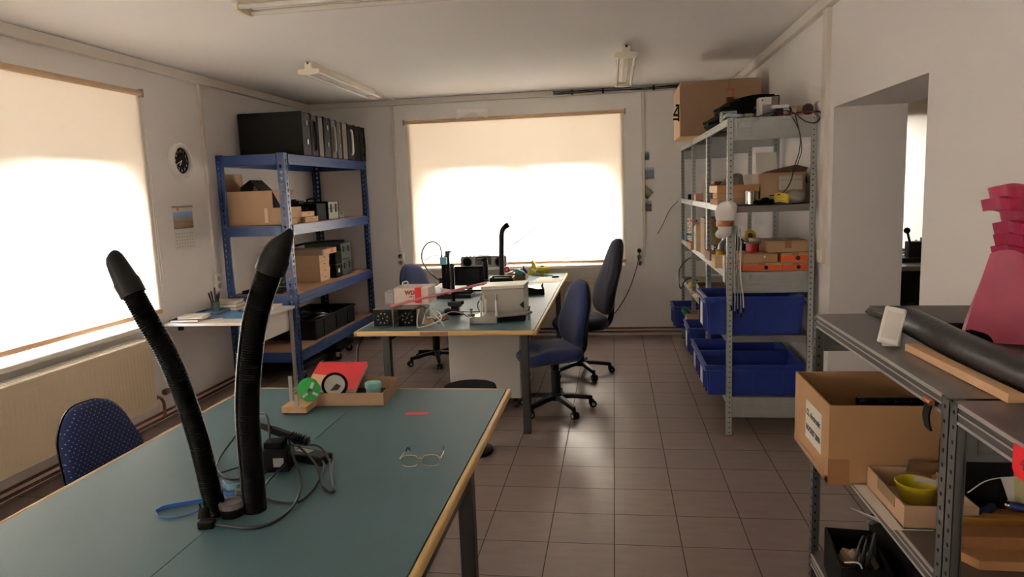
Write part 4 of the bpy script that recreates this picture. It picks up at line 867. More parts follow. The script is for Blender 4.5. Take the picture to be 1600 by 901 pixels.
# ------------------------------------------------------------------ things on the long bench
ALU = mat('amplifier_metal', (168, 158, 148), .38, .4)
def fan_box(label, x, rz=0.):
    t = thing('lamp_driver', label, 'device', (x, 4.585, ZT2), rz, 'fan-fronted metal boxes on the long bench'); w, d, h = .135, .34, .122
    b = B(); b.box(-w / 2, .004, .004, -w / 2 + .004, d, h); b.box(w / 2 - .004, .004, .004, w / 2, d, h); b.box(-w / 2, .004, h - .004, w / 2, d, h); b.box(-w / 2, d - .004, .004, w / 2, d, h); b.box(-w / 2, .004, .002, w / 2, d, .006); b.build('case', mat('driver_case', (112, 104, 96), .5, .2), t, bevel=.002)
    B().box(-w / 2 + .003, 0, .004, w / 2 - .003, .006, h - .003).build('front_plate', BLACKM, t, bevel=.002)
    b = B(); 
    for r in (.046, .034, .022): b.tube([(r * cos(a), -.002, .06 + r * sin(a)) for a in [2 * pi * i / 32 for i in range(32)]], .0016, 6, closed=True)
    b.build('fan_grille', BLACK, t); b = B()
    for k in range(8):
        a = 2 * pi * k / 8 + .3; b.ball((.034 * cos(a), -.003, .06 + .034 * sin(a)), .0055, 10, 0, (1, .5, 1))
    b.ball((0, -.003, .06), .005, 10, 0, (1, .5, 1)); b.build('fan_stud', GPLAST, t)
    return t
fan_box('left metal box with a black fan front at the long bench corner', -1.582)
fan_box('right metal box with a black fan front, under the white boxed instrument', -1.408)
tag(B().box(-.07, -.0012, 0, .07, .0012, .125).build('metal_side_sheet', ALU, loc=(-1.495, 4.62, ZT2 + .0005), rot=(0, 0, pi / 2 - .05)), 'bright metal sheet standing on edge between the two fan boxes', 'metal sheet')
t = thing('boxed_instrument', 'white instrument box with red tape and red lettering on top of the right fan box', 'instrument', (-1.430, 4.87, ZT2 + .1225), 0.02)
WBX = mat('instrument_white', (222, 210, 198), .5); w, h = .25, .118
B().box(-w / 2, -.10, .006, w / 2, .12, h).build('casing', WBX, t, bevel=.003); B().box(-w / 2 - .006, -.108, 0, w / 2 + .004, .124, .006).build('base_flange', WBX, t, bevel=.001)
b = B(); b.tube(cr([(-.085, .0, h), (-.085, .0, h + .022), (-.075, .0, h + .032), (-.052, .0, h + .034), (-.045, .0, h + .022), (-.045, .0, h)], 5), .005, 8); b.build('handle', CHROME, t)
b = B(); b.box(.028, -.1012, .010, .075, -.0995, h + .0008).box(.028, -.1012, h, .075, -.03, h + .0008); b.build('red_tape', RED, t, smooth=0)
B().prism([(-.07, .018), (.028, .018), (.028, .034), (-.02, .034)], -.1010, -.0996, 'y').build('red_stripe', RED, t)
text('lettering', 'WD', .040, REDINK, t, (-.008, -.1012, .084), (pi / 2, 0, 0), bold=.0022); text('lettering', 'LTR-4', .015, INK, t, (.002, -.1012, .055), (pi / 2, 0, 0), bold=.0005)
tag(B().box(-.03, -.05, 0, .03, .05, .08).box(-.03, -.05, .082, .045, .05, .086).build('grey_bracket', GPLAST, bevel=.003, loc=(-1.605, 4.86, ZT2 + .124)), 'grey bracket standing left of the white instrument box', 'bracket')
b = B(); p_, q_ = Vector((-1.53, 4.605, .850)), Vector((-.915, 4.945, .957)); d_ = q_ - p_
b.obox((0, 0, 0), (d_.length, .022, .016), (0, -math.asin(d_.z / d_.length), math.atan2(d_.y, d_.x)))
tag(b.build('foam_strip', mat('pink_foam_strip', (214, 130, 140), .7), bevel=.004, loc=(p_ + q_) / 2), 'long pink foam strip lying across the instruments on the long bench', 'foam strip')
# wires by the fan boxes
t = thing('wire_bundle', 'tangle of white and black wires beside the right fan box on the long bench', 'wires', (-1.25, 4.62, ZT2))
WW = mat('white_wire', (214, 204, 192), .4)
for pts, r, m in (([(-.075, -.02, .118), (-.085, -.045, .06), (-.078, -.075, .008), (-.055, -.085, .004), (.02, -.05, .02), (.075, -.02, .05), (.05, .02, .09), (.0, .03, .12), (-.03, .0, .10), (-.05, -.05, .02)], .0045, WW),
                  ([(-.01, .03, .115), (.03, -.0, .07), (.075, -.03, .035), (.10, -.05, .004)], .003, WW), ([(-.05, .02, .13), (-.02, -.04, .05), (.02, -.05, .06), (.06, -.01, .012)], .003, RUBBER),
                  ([(-.17, -.06, .05), (-.12, -.05, .11), (-.06, -.03, .135), (-.02, 0, .12)], .003, RUBBER), ([(-.42, -.05, .004), (-.36, -.085, .004), (-.27, -.07, .006), (-.22, -.055, .05), (-.19, -.03, .10)], .003, RUBBER),
                  ([(.02, .10, .05), (.09, .16, .08), (.16, .22, .05), (.20, .26, .01)], .003, RUBBER), ([(.02, .14, .03), (.10, .2, .06), (.18, .26, .03)], .003, WW)):
    B().tube(cr(pts, 7), r, 7).build('wire', m, t)
for p_, q_, r_ in (((.02, .02, .03), (.05, .05, .035), .014), ((-.02, .03, .03), (-.02, .07, .03), .018), ((.05, .10, .02), (.09, .12, .03), .012)): B().cyl(p_, q_, r_, n=14).build('connector', mat('brass_brown', (120, 84, 56), .4, .4), t)
B().obox((-.03, .02, .03), (.06, .05, .05), (.1, .2, .3)).build('terminal_block', mat('clear_beige', (172, 150, 128), .3), t, bevel=.006)
# small vice / camera head
t = thing('bench_clamp', 'small black clamp head on a round base in front of the microscope', 'clamp', (-1.18, 5.06, ZT2))
B().lathe([(.062, 0), (.064, .008), (.05, .016), (.02, .02), (.0005, .02)], n=28).ball((-.05, -.02, .026), .026, 12, 0, (1.3, 1, .9)).build('base', BLACK, t); B().box(-.028, -.026, .018, .03, .026, .062).build('body', BLACK, t, bevel=.004); b = B(); b.box(-.045, -.035, .062, .055, .035, .070).box(-.05, -.035, .070, .05, -.024, .098).box(-.045, .024, .070, .06, .035, .098); b.build('jaw', DGREY, t, bevel=.003); B().cyl((-.01, 0, .098), (-.01, 0, .165), .012, n=14).build('stem', BLACKM, t)
B().tube(cr([(.03, 0, .02), (.12, .02, .012), (.20, .05, .01), (.26, .10, .008)], 6), .004, 6).build('cord', RUBBER, t)
# jig with four pins
t = thing('test_jig', 'steel plate jig with four upright pins at the near end of the long bench', 'jig', (-.80, 4.70, ZT2))
b = B(); b.box(-.19, -.035, 0, .0, -.028, .042).box(-.19, -.035, 0, -.183, .05, .042).box(-.005, -.035, 0, .0, .05, .042).box(-.19, -.035, 0, .0, .05, .004); b.build('frame', STEEL, t, smooth=0)
B().prism([(-.185, .02), (-.17, -.03), (-.10, -.045), (.0, -.04), (.10, .0), (.20, .06), (.20, .16), (-.13, .16)], .043, .048).build('plate', STEEL, t)
B().box(-.12, .06, .0, .18, .13, .042).build('foot_block', BLACKM, t, bevel=.003); B().box(-.05, -.02, .01, -.035, 0, .043).build('stop', WPLAST, t)
for x, y in ((-.115, .0), (-.098, .085), (-.022, .085), (-.008, .0)):
    p = B().cyl((x, y, .048), (x, y, .155), .008, n=16).lathe([(.012, .048), (.012, .052), (.008, .054)], (x, y, 0), 16).build('pin', mat('white_pin', (250, 248, 242), .35), t); B().cyl((x, y, .155), (x, y, .185), .0062, n=14).build('threaded_end', STEEL, p)
for x, y, z in ((-.185, .0, .048), (.205, .09, .048)):
    B().lathe([(.022, 0), (.026, .006), (.024, .016), (.01, .02), (.006, .022), (.006, .04), (.012, .042), (.011, .052), (.0005, .054)], (x, y, z), 14).build('clamp_knob', mat('dark_bronze', (84, 74, 64), .4, .6), t)
B().cyl((.205, .09, 0), (.205, .09, .05), .009, n=12).build('support_post', STEEL, t)
t = thing('metal_enclosure', 'large pale grey metal enclosure with a loose lid behind the pinned jig', 'enclosure', (-.792, 5.02, ZT2), -.02)
GENC = mat('enclosure_grey', (170, 164, 156), .4, .3); B().box(-.152, -.105, .004, .150, .12, .205).build('enclosure_body', GENC, t, bevel=.003)
b = B(); b.prism([(-.156, .195), (.156, .207), (.156, .232), (-.156, .222)], -.115, .13, 'y'); b.build('lid', mat('enclosure_lid', (208, 202, 192), .4, .2), t, bevel=.003)
B().prism([(-.105, .0), (.150, .0), (.150, -.0)], 0, .001) ; B().prism([(.118, .09), (.15, .115), (.15, .06), (.13, .075)], -.107, -.1045, 'y').build('corner_bracket', BLACK, t)
B().box(.151, -.1, .01, .154, .1, .2).build('side_strip', WPLAST, t, smooth=0); B().tube(cr([(-.15, -.0, .115), (-.18, -.02, .115), (-.20, -.04, .09), (-.19, -.07, .05), (-.15, -.115, .03)], 6), .004, 6).build('cord', RUBBER, t)
tag(B().tube(cr([(-1.70, 4.50, .66), (-1.715, 4.43, .60), (-1.72, 4.40, .45), (-1.74, 4.38, .2), (-1.78, 4.40, .008), (-1.9, 4.5, .006)], 7), .008, 8).build('floor_cable', RUBBER), 'black cable hanging from the left corner of the long bench to the floor', 'cable')
# microscope with camera
t = thing('microscope_stand', 'black upright microscope stand with a teal camera and looping cable on the long bench', 'microscope', (-1.475, 6.10, ZT2))
B().box(-.09, -.10, 0, .12, .14, .02).build('base', BLACK, t, bevel=.004); B().box(-.035, .02, .02, .01, .06, .34).build('column', BLACK, t, bevel=.003); b = B(); b.box(-.02, .0, .34, .02, .04, .385); b.box(-.005, -.02, .372, .04, .03, .388); b.build('arm', DGREY, t, bevel=.002)
b = B(); b.cyl((-.028, -.03, .06), (-.028, -.03, .27), .021, n=18).cyl((-.028, -.03, .03), (-.028, -.03, .06), .014, .02, 18); b.build('lens_barrel', BLACKM, t); c = B().box(-.058, -.05, .27, .0, .0, .335).build('camera', TEAL, t, bevel=.004)
B().cyl((-.045, -.025, .335), (-.045, -.025, .375), .009, .006, 10).build('cable_plug', BLACK, c); B().tube(cr([(-.045, -.025, .37), (-.055, -.02, .43), (-.11, -.02, .472), (-.18, -.02, .45), (-.225, -.02, .37), (-.215, -.02, .28), (-.14, -.02, .18), (-.06, -.0, .11), (-.04, .0, .08)], 8), .0062, 7).build('cable', RUBBER, t); B().tube(cr([(-.06, -.03, .355), (-.12, -.03, .35), (-.20, -.03, .31)], 6), .0035, 6).build('thin_cable', RUBBER, t)
B().box(-.085, .0, .10, -.04, .03, .15).build('bracket', BLACK, t, bevel=.003); B().cyl((.045, -.02, .02), (.045, -.02, .245), .016, n=14).build('side_post', BLACK, t); B().lathe([(.02, .245), (.022, .26), (.016, .275), (.0005, .28)], (.045, -.02, 0), 14).build('side_knob', DGREY, t)
t = thing('monitor', 'small black flat monitor seen from behind on the long bench', 'monitor', (-1.33, 6.33, ZT2))
B().box(-.138, -.012, .045, .138, .016, .222).build('panel', BLACKM, t, bevel=.005); B().box(-.10, -.016, .07, .10, -.012, .20).build('back_cover', BLACK, t, bevel=.002); B().box(-.025, -.02, .01, .025, .012, .06).build('neck', BLACK, t); B().box(-.12, -.08, 0, .12, .08, .012).build('foot', BLACK, t, bevel=.004)
t = thing('keyboard_tray', 'flat dark tray in front of the monitor on the long bench', 'tray', (-1.36, 5.93, ZT2)); b = B(); hbox(b, -.16, -.10, 0, .14, .10, .03, .008); b.build('tray_body', BLACK, t, bevel=.003); B().obox((-.10, .0, .05), (.09, .11, .012), (.15, .2, .3)).build('crumpled_paper', PAPER, t)
tag(B().obox((0, 0, .02), (.10, .07, .02), (.25, -.1, .4)).obox((.05, .03, .035), (.07, .05, .006), (-.3, .2, .1)).build('crumpled_foil', PAPER, loc=(-1.60, 5.55, ZT2)), 'crumpled white paper lying right of the white instrument box', 'paper')
# bench hoses at the far end
def bench_hose(label, x, y, path, r):
    t = thing('bench_hose', label, 'hose', (x, y, ZT2)); P = cr(path, 14); B().tube(P, [r * (1 if i % 2 else .94) for i in range(len(P))], 16).build('hose_tube', BLACK, t, smooth=60); B().lathe([(r * 1.25, 0), (r * 1.3, .012), (r * 1.05, .02)], n=18).build('collar', DGREY, t)
    d = (P[-1] - P[-4]).normalized(); B().cyl(P[-1] - d * .02, P[-1] + d * .012, r * 1.12, r * .9, 16).build('nozzle', BLACKM, t)
bench_hose('tall black hose standing upright in front of the back window, bent at the top', -1.135, 7.02, [(0, 0, 0), (0, 0, .15), (.003, 0, .30), (.008, 0, .40), (.01, 0, .45), (.02, 0, .50), (.045, 0, .535), (.075, 0, .555)], .027)
bench_hose('short thick black hose standing left of the tall one on the long bench', -1.300, 6.98, [(0, 0, 0), (.003, 0, .08), (.004, 0, .16), (.0, 0, .20), (-.006, 0, .222)], .030)
t = thing('open_tray_box', 'black open tray with white edges in front of the tall bench hose', 'tray', (-1.105, 6.84, ZT2), .03); b = B(); hbox(b, -.115, -.085, 0, .115, .085, .055, .006); b.build('tray_body', BLACK, t); b = B(); b.box(-.118, -.088, .055, -.106, .088, .058).box(.106, -.088, .055, .118, .088, .058).box(-.106, .076, .055, .106, .088, .058); b.build('white_rim', WPLAST, t); B().obox((0, .0, .035), (.15, .10, .004), (.1, .05, .2)).build('paper_slip', PAPER, t)
t = thing('tool_carton', 'low carton of hand tools right of the tall bench hose', 'box', (-.975, 7.08, ZT2)); b = B(); hbox(b, -.13, -.10, 0, .085, .12, .045, .004); b.build('carton_body', CARDB, t)
t = thing('rotary_tool', 'teal and black hand tool lying in the tool carton', 'tool', (-.955, 7.06, ZT2 + .07), 0, rot=(.2, .5, .2)); B().cyl((-.05, 0, 0), (.03, 0, 0), .022, .028, 16).build('body', TEAL, t); B().cyl((.03, 0, 0), (.06, 0, -.005), .026, .018, 16).build('grip', BLACK, t); B().cyl((-.085, 0, 0), (-.05, 0, 0), .008, .018, 12).build('nose', STEEL, t)
t = thing('tape_reel', 'small red reel lying among the tools by the back window', 'reel', (-1.10, 7.14, ZT2 + .095), 0, rot=(.3, .2, 0)); B().lathe([(.012, -.012), (.032, -.012), (.034, 0), (.032, .012), (.012, .012)], n=22, axis='y').build('reel_body', RED, t); B().lathe([(.0005, -.013), (.012, -.013)], n=16, axis='y').build('hub', PAPER, t)
for k, (x, y, a, m) in enumerate(((-1.03, 7.12, .9, STEEL), (-1.045, 7.06, .6, WPLAST), (-1.0, 7.15, 1.2, CHROME))):
    t = thing('hand_tool', ('shiny steel hand tool in the tool carton', 'white-handled hand tool in the tool carton', 'chrome tool at the back of the tool carton')[k], 'tool', (x, y, ZT2 + .075), 0, rot=(0, -.25, a)); B().cyl((-.08, 0, 0), (.0, 0, 0), .008, .011, 10).build('handle', m, t); B().box(0, -.006, -.004, .075, .006, .004).build('blade', STEEL, t, bevel=.001)
# radio on the window sill
t = thing('portable_radio', 'silver-grey portable radio with two speakers on the back window sill', 'radio', (-1.42, 7.59, .787)); RDO = mat('radio_silver', (150, 146, 142), .4, .3)
def rounded(w, h, r, n=5):
    P = []
    for cx, cz, a0 in ((w - r, h - r, 0), (-w + r, h - r, pi / 2), (-w + r, r, pi), (w - r, r, 3 * pi / 2)): P += [(cx + r * cos(a0 + pi / 2 * i / n), cz + r * sin(a0 + pi / 2 * i / n)) for i in range(n + 1)]
    return P
B().prism(rounded(.255, .125, .022), -.05, .035, 'y').build('casing', RDO, t, bevel=.003)
for x in (-.18, .18):
    s = B().lathe([(.052, -.05), (.056, -.056), (.048, -.058), (.044, -.052)], (x, 0, .06), 28, axis='y').build('speaker_ring', DGREY, t); B().lathe([(.0005, -.053), (.046, -.0515)], (x, 0, .06), 24, axis='y').build('speaker_cone', BLACKM, s)
B().box(-.09, -.054, .03, .09, -.049, .10).build('cassette_door', DGREY, t, bevel=.003); B().box(-.085, -.0535, .104, .085, -.05, .118).build('dial', BLACK, t)
for x in (-.19, -.15, -.11): B().cyl((x, -.01, .124), (x, -.01, .134), .010, n=14).build('knob', DGREY, t)
B().box(-.06, -.03, .124, .06, .01, .132).build('key_row', DGREY, t, bevel=.002); b = B(); b.cyl((.10, 0, .08), (.40, -.0, .285), .0056, n=8).cyl((.40, 0, .285), (.68, 0, .478), .0052, n=8).cyl((.68, 0, .478), (.905, 0, .635), .0048, n=6).cyl((.905, 0, .635), (.93, 0, .64), .005, n=6); b.build('aerial', DGREY, t)
# glass ornament, bowl, papers, screwdriver
GLASS = mat('clear_glass', (245, 245, 245), .02, trans=1., var=0, ior=1.3)
t = thing('glass_sail', 'clear glass sail ornament with blue and yellow swirls by the back window', 'ornament', (-.905, 7.42, ZT2))
def sail(s, n=12):
    return [(x * s, z * s) for x, z in ((-.072, .03), (-.062, .0), (-.01, -.0), (.045, .0), (.07, .02), (.082, .065), (.065, .12), (.02, .20), (.0, .225), (-.012, .20), (-.04, .13), (-.066, .075))]
B().prism([(x, z + .001) for x, z in sail(1.)], -.012, .012, 'y').build('glass_body', pane_material('ornament_glass', (.93, .93, .95, 1), .10), t, bevel=.004)
B().prism([(-.073, .001), (-.012, .001), (-.02, .035), (-.045, .07), (-.06, .10), (-.068, .07)], -.0145, .0145, 'y').build('blue_swirl', mat('cobalt_glass', (24, 26, 92), .1), t); B().prism([(-.008, .001), (.06, .001), (.084, .066), (.066, .122), (.03, .17), (.03, .11), (.012, .05)], -.014, .014, 'y').build('yellow_swirl', mat('yellow_glass', (206, 196, 40), .1), t)
b = B(); b.tube(cr([(-.0, 0, .20), (-.015, 0, .245), (-.005, 0, .235), (.02, 0, .205), (.05, 0, .165)], 5), .003, 7); b.build('hanging_wire', DGREY, t)
t = thing('yellow_bowl', 'yellow bowl on a small foot at the window end of the long bench', 'bowl', (-.765, 7.43, ZT2)); B().lathe([(.030, 0), (.032, .006), (.026, .014), (.050, .028), (.078, .060), (.084, .085), (.079, .085), (.072, .062), (.045, .034), (.0005, .026)], n=36).build('bowl_body', YELLOW, t); b = B()
b.ball((0, 0, .05), .05, 16, 0, (1, 1, .7)); b.build('bowl_contents', mat('yellow_brown', (170, 140, 40), .5), t); B().box(-.018, -.01, .082, .018, .01, .095).build('dark_clip', BLACKM, t, bevel=.003)
tag(B().prism([(-.16, -.22), (.12, -.22), (.16, .20), (-.10, .20)], 0, .0012).build('paper_sheet', PAPER, loc=(-.665, 6.98, ZT2 + .0003)), 'white paper sheet lying on the long bench near the window', 'paper')
t = thing('screwdriver', 'black-handled screwdriver lying on the paper sheet by the window', 'screwdriver', (-.63, 7.10, ZT2 + .0125), .35); B().lathe([(.004, -.005), (.010, 0), (.011, .05), (.007, .07), (.0005, .072)], n=12, axis='x').build('handle', BLACK, t); B().cyl((-.07, 0, 0), (-.005, 0, 0), .003, n=8).build('blade', STEEL, t)
t = thing('tweezers', 'thin dark tweezers lying near the bowl on the long bench', 'tweezers', (-.70, 7.28, ZT2), .3); B().box(-.06, -.004, .0005, .06, -.001, .006).box(-.06, .001, .0005, .06, .004, .006).build('arms', DGREY, t)
tag(B().lathe([(.026, 0), (.020, .035), (.012, .05), (.026, .075), (.028, .08), (.0005, .08)], n=20).build('glass_cup', pane_material('cup_glass', (.9, .93, .92, 1), .12), loc=(-.83, 7.28, ZT2)), 'small clear plastic cup beside the yellow bowl', 'cup')
t = thing('black_carton_tray', 'low black tray covered with grey film right of the pale enclosure', 'tray', (-.715, 6.05, ZT2), .15); b = B(); hbox(b, -.10, -.10, 0, .10, .14, .052, .006); b.build('tray_body', BLACKM, t); B().sheet(lambda u, v: (-.12 + .20 * u, -.10 + .23 * v, .054 + .016 * (1 - u) + .006 * sin(5 * u + 3 * v)), 10, 8, .002).build('film_cover', mat('grey_film', (160, 152, 140), .3), t); B().prism([(.085, .052), (.10, .075), (.10, .052)], .10, .14, 'y').build('corner_flap', BLACKM, t)

# ------------------------------------------------------------------ small wall desk and its things
ZD = .71; DX, DY = -3.365, 4.78
t = thing('wall_desk', 'small white desk against the left wall beside the blue rack', 'desk', (-3.03, 5.17, 0))
DW = mat('white_laminate', (226, 220, 212), .4, var=.02); B().box(-.333, -.385, ZD - .022, .34, .40, ZD).build('desktop', DW, t, bevel=.003)
for x, y in ((.30, -.345), (.315, .36)): B().cyl((x, y, 0), (x, y, ZD - .022), .018, n=16).build('leg', mat('desk_leg_grey', (156, 152, 148), .35, .5), t)
B().box(-.28, -.30, ZD - .07, -.25, -.27, ZD - .022).build('bracket', DGREY, t); B().box(.29, -.30, ZD - .20, .305, .34, ZD - .03).build('side_panel', DW, t)
tag(B().box(-.30, -.20, 0, .16, .22, .0025).build('desk_mat', mat('blue_desk_mat', (64, 118, 160), .5), bevel=.001, loc=(-2.98, 5.17, ZD + .0004)), 'blue mat on the small white desk', 'desk mat')
def book(label, loc, w, d, h, rz, cover, pages=PAPER, group=None, name='notebook'):
    t = thing(name, label, 'book', loc, rz, group); B().box(-w / 2 + .004, -d / 2 + .004, .002, w / 2 - .003, d / 2 - .004, h - .002).build('pages', pages, t); B().box(-w / 2, -d / 2, h - .002, w / 2, d / 2, h).box(-w / 2, -d / 2, 0, w / 2, d / 2, .002).box(-w / 2, -d / 2, 0, -w / 2 + .003, d / 2, h).build('cover', cover, t)
    return t
book('black notebook under the white one on the small white desk', (-3.225, 4.895, ZD + .003), .22, .18, .020, .1, BLACKM)
book('white-covered notebook with dark edge on top of the black one on the desk', (-3.185, 4.90, ZD + .0235), .19, .15, .022, .15, PAPER)
tag(B().box(-.08, -.05, 0, .08, .05, .0012).build('paper_note', PAPER, loc=(-3.05, 4.90, ZD + .0034), rot=(0, 0, .5)), 'loose white note at the front edge of the small desk', 'paper')
tag(B().box(-.09, -.06, 0, .09, .06, .001).build('photo_print', picture_mat('print_blue', [(60, 70, 100), (120, 130, 150), (90, 90, 110)]), loc=(-3.12, 5.08, ZD + .0036), rot=(0, 0, .3)), 'dark blue printed leaflet between the notebooks and the pen tray on the desk', 'leaflet')
t = thing('pen_tray', 'blue-grey tray holding a pen cup at the wall side of the small desk', 'tray', (-3.23, 5.24, ZD + .0032)); b = B(); hbox(b, -.10, -.10, 0, .09, .10, .022, .005); b.build('tray_body', mat('tray_blue', (74, 110, 140), .4), t, bevel=.003)
t = thing('pen_cup', 'clear cup full of pens on the small white desk', 'cup', (-3.21, 5.24, ZD + .0085)); B().lathe([(.030, 0), (.034, .085), (.031, .085), (.028, .004), (.0005, .004)], n=20).build('cup_body', mat('smoky_cup', (84, 96, 90), .25), t)
for k, (dx, dy, h, m) in enumerate(((-.02, -.02, .155, BLACK), (.0, -.03, .17, BLACK), (.02, .01, .15, INK), (-.01, .02, .19, BLACK), (.018, -.01, .14, DGREY))):
    p = thing('pen', ('short black pen leaning left in the pen cup', 'black pen leaning forward in the pen cup', 'fat dark marker in the pen cup', 'tallest black pen in the pen cup', 'grey pen leaning right in the pen cup')[k], 'pen', (-3.21, 5.24, ZD + .0135)); B().cyl((dx * .3, dy * .3, 0), (dx * 1.6, dy * 1.6, h), .0055, .0055, 10).build('barrel', m, p); B().cyl((dx * 1.25, dy * 1.25, h * .72), (dx * 1.6, dy * 1.6, h + .001), .007, .0066, 10).build('cap', BLACK, p)
t = thing('scissors', 'dark green-handled scissors lying on the blue desk mat', 'scissors', (-3.06, 5.26, ZD + .0036), .6); b = B()
for s in (-1, 1): b.tube([(.05 + .02 * cos(a), s * .016 + .013 * sin(a), .005) for a in [2 * pi * i / 18 for i in range(18)]], .0035, 6, closed=True)
b.build('handle', mat('dark_green', (30, 56, 50), .4), t); B().obox((-.02, .004, .003), (.11, .009, .002), (0, 0, .12)).obox((-.02, -.004, .0055), (.11, .009, .002), (0, 0, -.12)).build('blade', STEEL, t)
for k in range(3): book(('bottom', 'middle', 'top')[k] + ' book of the small pile by the wall at the back of the desk', (-3.20, 5.42, ZD + .0005 + .0265 * k), .24 - .02 * k, .17 - .012 * k, .026, .08 * (k - 1), (CARD, mat('book_grey', (150, 142, 130), .7), mat('book_tan', (196, 178, 150), .7))[k])
book('white folder lying flat at the back right of the small desk', (-2.905, 5.43, ZD + .0035), .26, .22, .018, .12, PAPER)
t = thing('pen', 'blue ballpoint lying on the blue desk mat', 'pen', (-2.93, 5.27, ZD + .0085), .15); B().cyl((-.07, 0, 0), (.06, 0, 0), .005, n=10).build('barrel', mat('pen_blue', (30, 60, 140), .3), t); B().cyl((.06, 0, 0), (.075, 0, 0), .004, .001, 8).build('tip', STEEL, t)
# ------------------------------------------------------------------ blue crates on the tall shelving
def crate(label, x0, y0, z, L, Wd, H, labels=1, group='blue plastic crates on the tall shelving', mtl=CRATE):
    """open stacking crate, long side along x, label end towards -x"""
    t = thing('plastic_crate', label, 'crate', (x0, y0, z), 0, group); k = .018; tp = .006
    def wallp(b, p, q, d, zz0, zz1): pass
    b = B(); T0 = k
    ob = [(T0, T0), (L - T0, T0), (L - T0, Wd - T0), (T0, Wd - T0)]; ot = [(0.004, .004), (L - .004, .004), (L - .004, Wd - .004), (.004, Wd - .004)]
    ib = [(T0 + tp, T0 + tp), (L - T0 - tp, T0 + tp), (L - T0 - tp, Wd - T0 - tp), (T0 + tp, Wd - T0 - tp)]; it = [(.01, .01), (L - .01, .01), (L - .01, Wd - .01), (.01, Wd - .01)]
    vs = [(x, y, .0005) for x, y in ob] + [(x, y, H) for x, y in ot] + [(x, y, H) for x, y in it] + [(x, y, .006) for x, y in ib]
    fs = [(3, 2, 1, 0)] + [(a, (a + 1) % 4, 4 + (a + 1) % 4, 4 + a) for a in range(4)] + [(4 + a, 4 + (a + 1) % 4, 8 + (a + 1) % 4, 8 + a) for a in range(4)] + [(8 + a, 8 + (a + 1) % 4, 12 + (a + 1) % 4, 12 + a) for a in range(4)] + [(12, 13, 14, 15)]
    b.add(vs, fs)
    for f in (.02, .17, .5, .82, .97) if L > .45 else (.05, .5, .95):
        x = T0 + f * (L - 2 * T0)
        for y, s in ((.0, 1), (Wd, -1)):
            b.add([(x - .004, y + s * (T0 - .005), .004), (x + .004, y + s * (T0 - .005), .004), (x + .004, y + s * (.0), H - .04), (x - .004, y + s * .0, H - .04), (x - .004, y + s * (T0 + .004), .004), (x + .004, y + s * (T0 + .004), .004), (x + .004, y + s * .010, H - .04), (x - .004, y + s * .010, H - .04)],
                  [(0, 1, 2, 3), (7, 6, 5, 4), (0, 4, 5, 1), (1, 5, 6, 2), (2, 6, 7, 3), (3, 7, 4, 0)])
    for f in (.05, .30, .70, .95):
        y = T0 + f * (Wd - 2 * T0); b.box(.0, y - .004, .02, .022, y + .004, H - .03)
    b.build('crate_body', mtl, t, smooth=0)
    b = B()
    for z0, z1, o in ((H - .010, H, .010), (H - .045, H - .036, .006)):
        b.box(-o, -o, z0, L + o, .005, z1).box(-o, Wd - .005, z0, L + o, Wd + o, z1).box(-o, .005, z0, .005, Wd - .005, z1).box(L - .005, .005, z0, L + o, Wd - .005, z1)
    b.build('rim', mtl, t, bevel=.002)

    if labels: 
        B().box(-.002, Wd * .5 - .06, .035, .010, Wd * .5 + .06, H - .055).build('label_holder', mtl, t); B().box(-.0035, Wd * .5 - .055, .04, -.0018, Wd * .5 + .055, H - .06).build('paper_label', PAPER, t)
    return t
crate('large blue crate on the upper crate shelf of the nearest tall bay', .565, 4.515, .651, .60, .40, .245)
crate('large open blue crate nearest the camera on the lower crate shelf', .565, 4.515, .256, .60, .40, .20)
crate('blue crate right behind the nearest one on the lower crate shelf, with a label', .565, 4.935, .256, .60, .38, .20)
crate('medium blue crate on the bottom shelf of the middle tall bay', .575, 5.62, .256, .56, .38, .22)
crate('small blue crate on the bottom shelf of the far tall bay, by the back wall', .545, 6.70, .256, .40, .36, .21, 0)
def carton(label, loc, sz, rz=0., m=CARD, group=None, open_=False, name='carton', cat='box', stripe=None, lid=None):
    t = thing(name, label, cat, loc, rz, group); x, y, z = sz[0] / 2, sz[1] / 2, sz[2]; b = B()
    if open_:
        hbox(b, -x, -y, 0, x, y, z, .004); b.build('carton_body', m, t, smooth=0)
    else:
        b.box(-x, -y, 0, x, y, z); b.build('carton_body', m, t, bevel=.002)
        B().box(-x - .0006, -y - .0006, z * .86, x + .0006, y + .0006, z * .875).build('lid_seam', CARDD, t, smooth=0)
        B().box(-.02, -y - .0008, z * .35, .02, y + .0008, z + .0006).build('tape', TAPE if not lid else lid, t, smooth=0)
    if stripe:
        B().box(-x - .0008, -y - .0012, z * .12, x + .0008, y + .0012, z * .74).build('printed_band', stripe, t, smooth=0); B().cyl((.10 * sz[0], -y - .0016, z * .45), (.10 * sz[0], -y - .0006, z * .45), z * .24, n=20).build('printed_disc', INK, t)
    return t
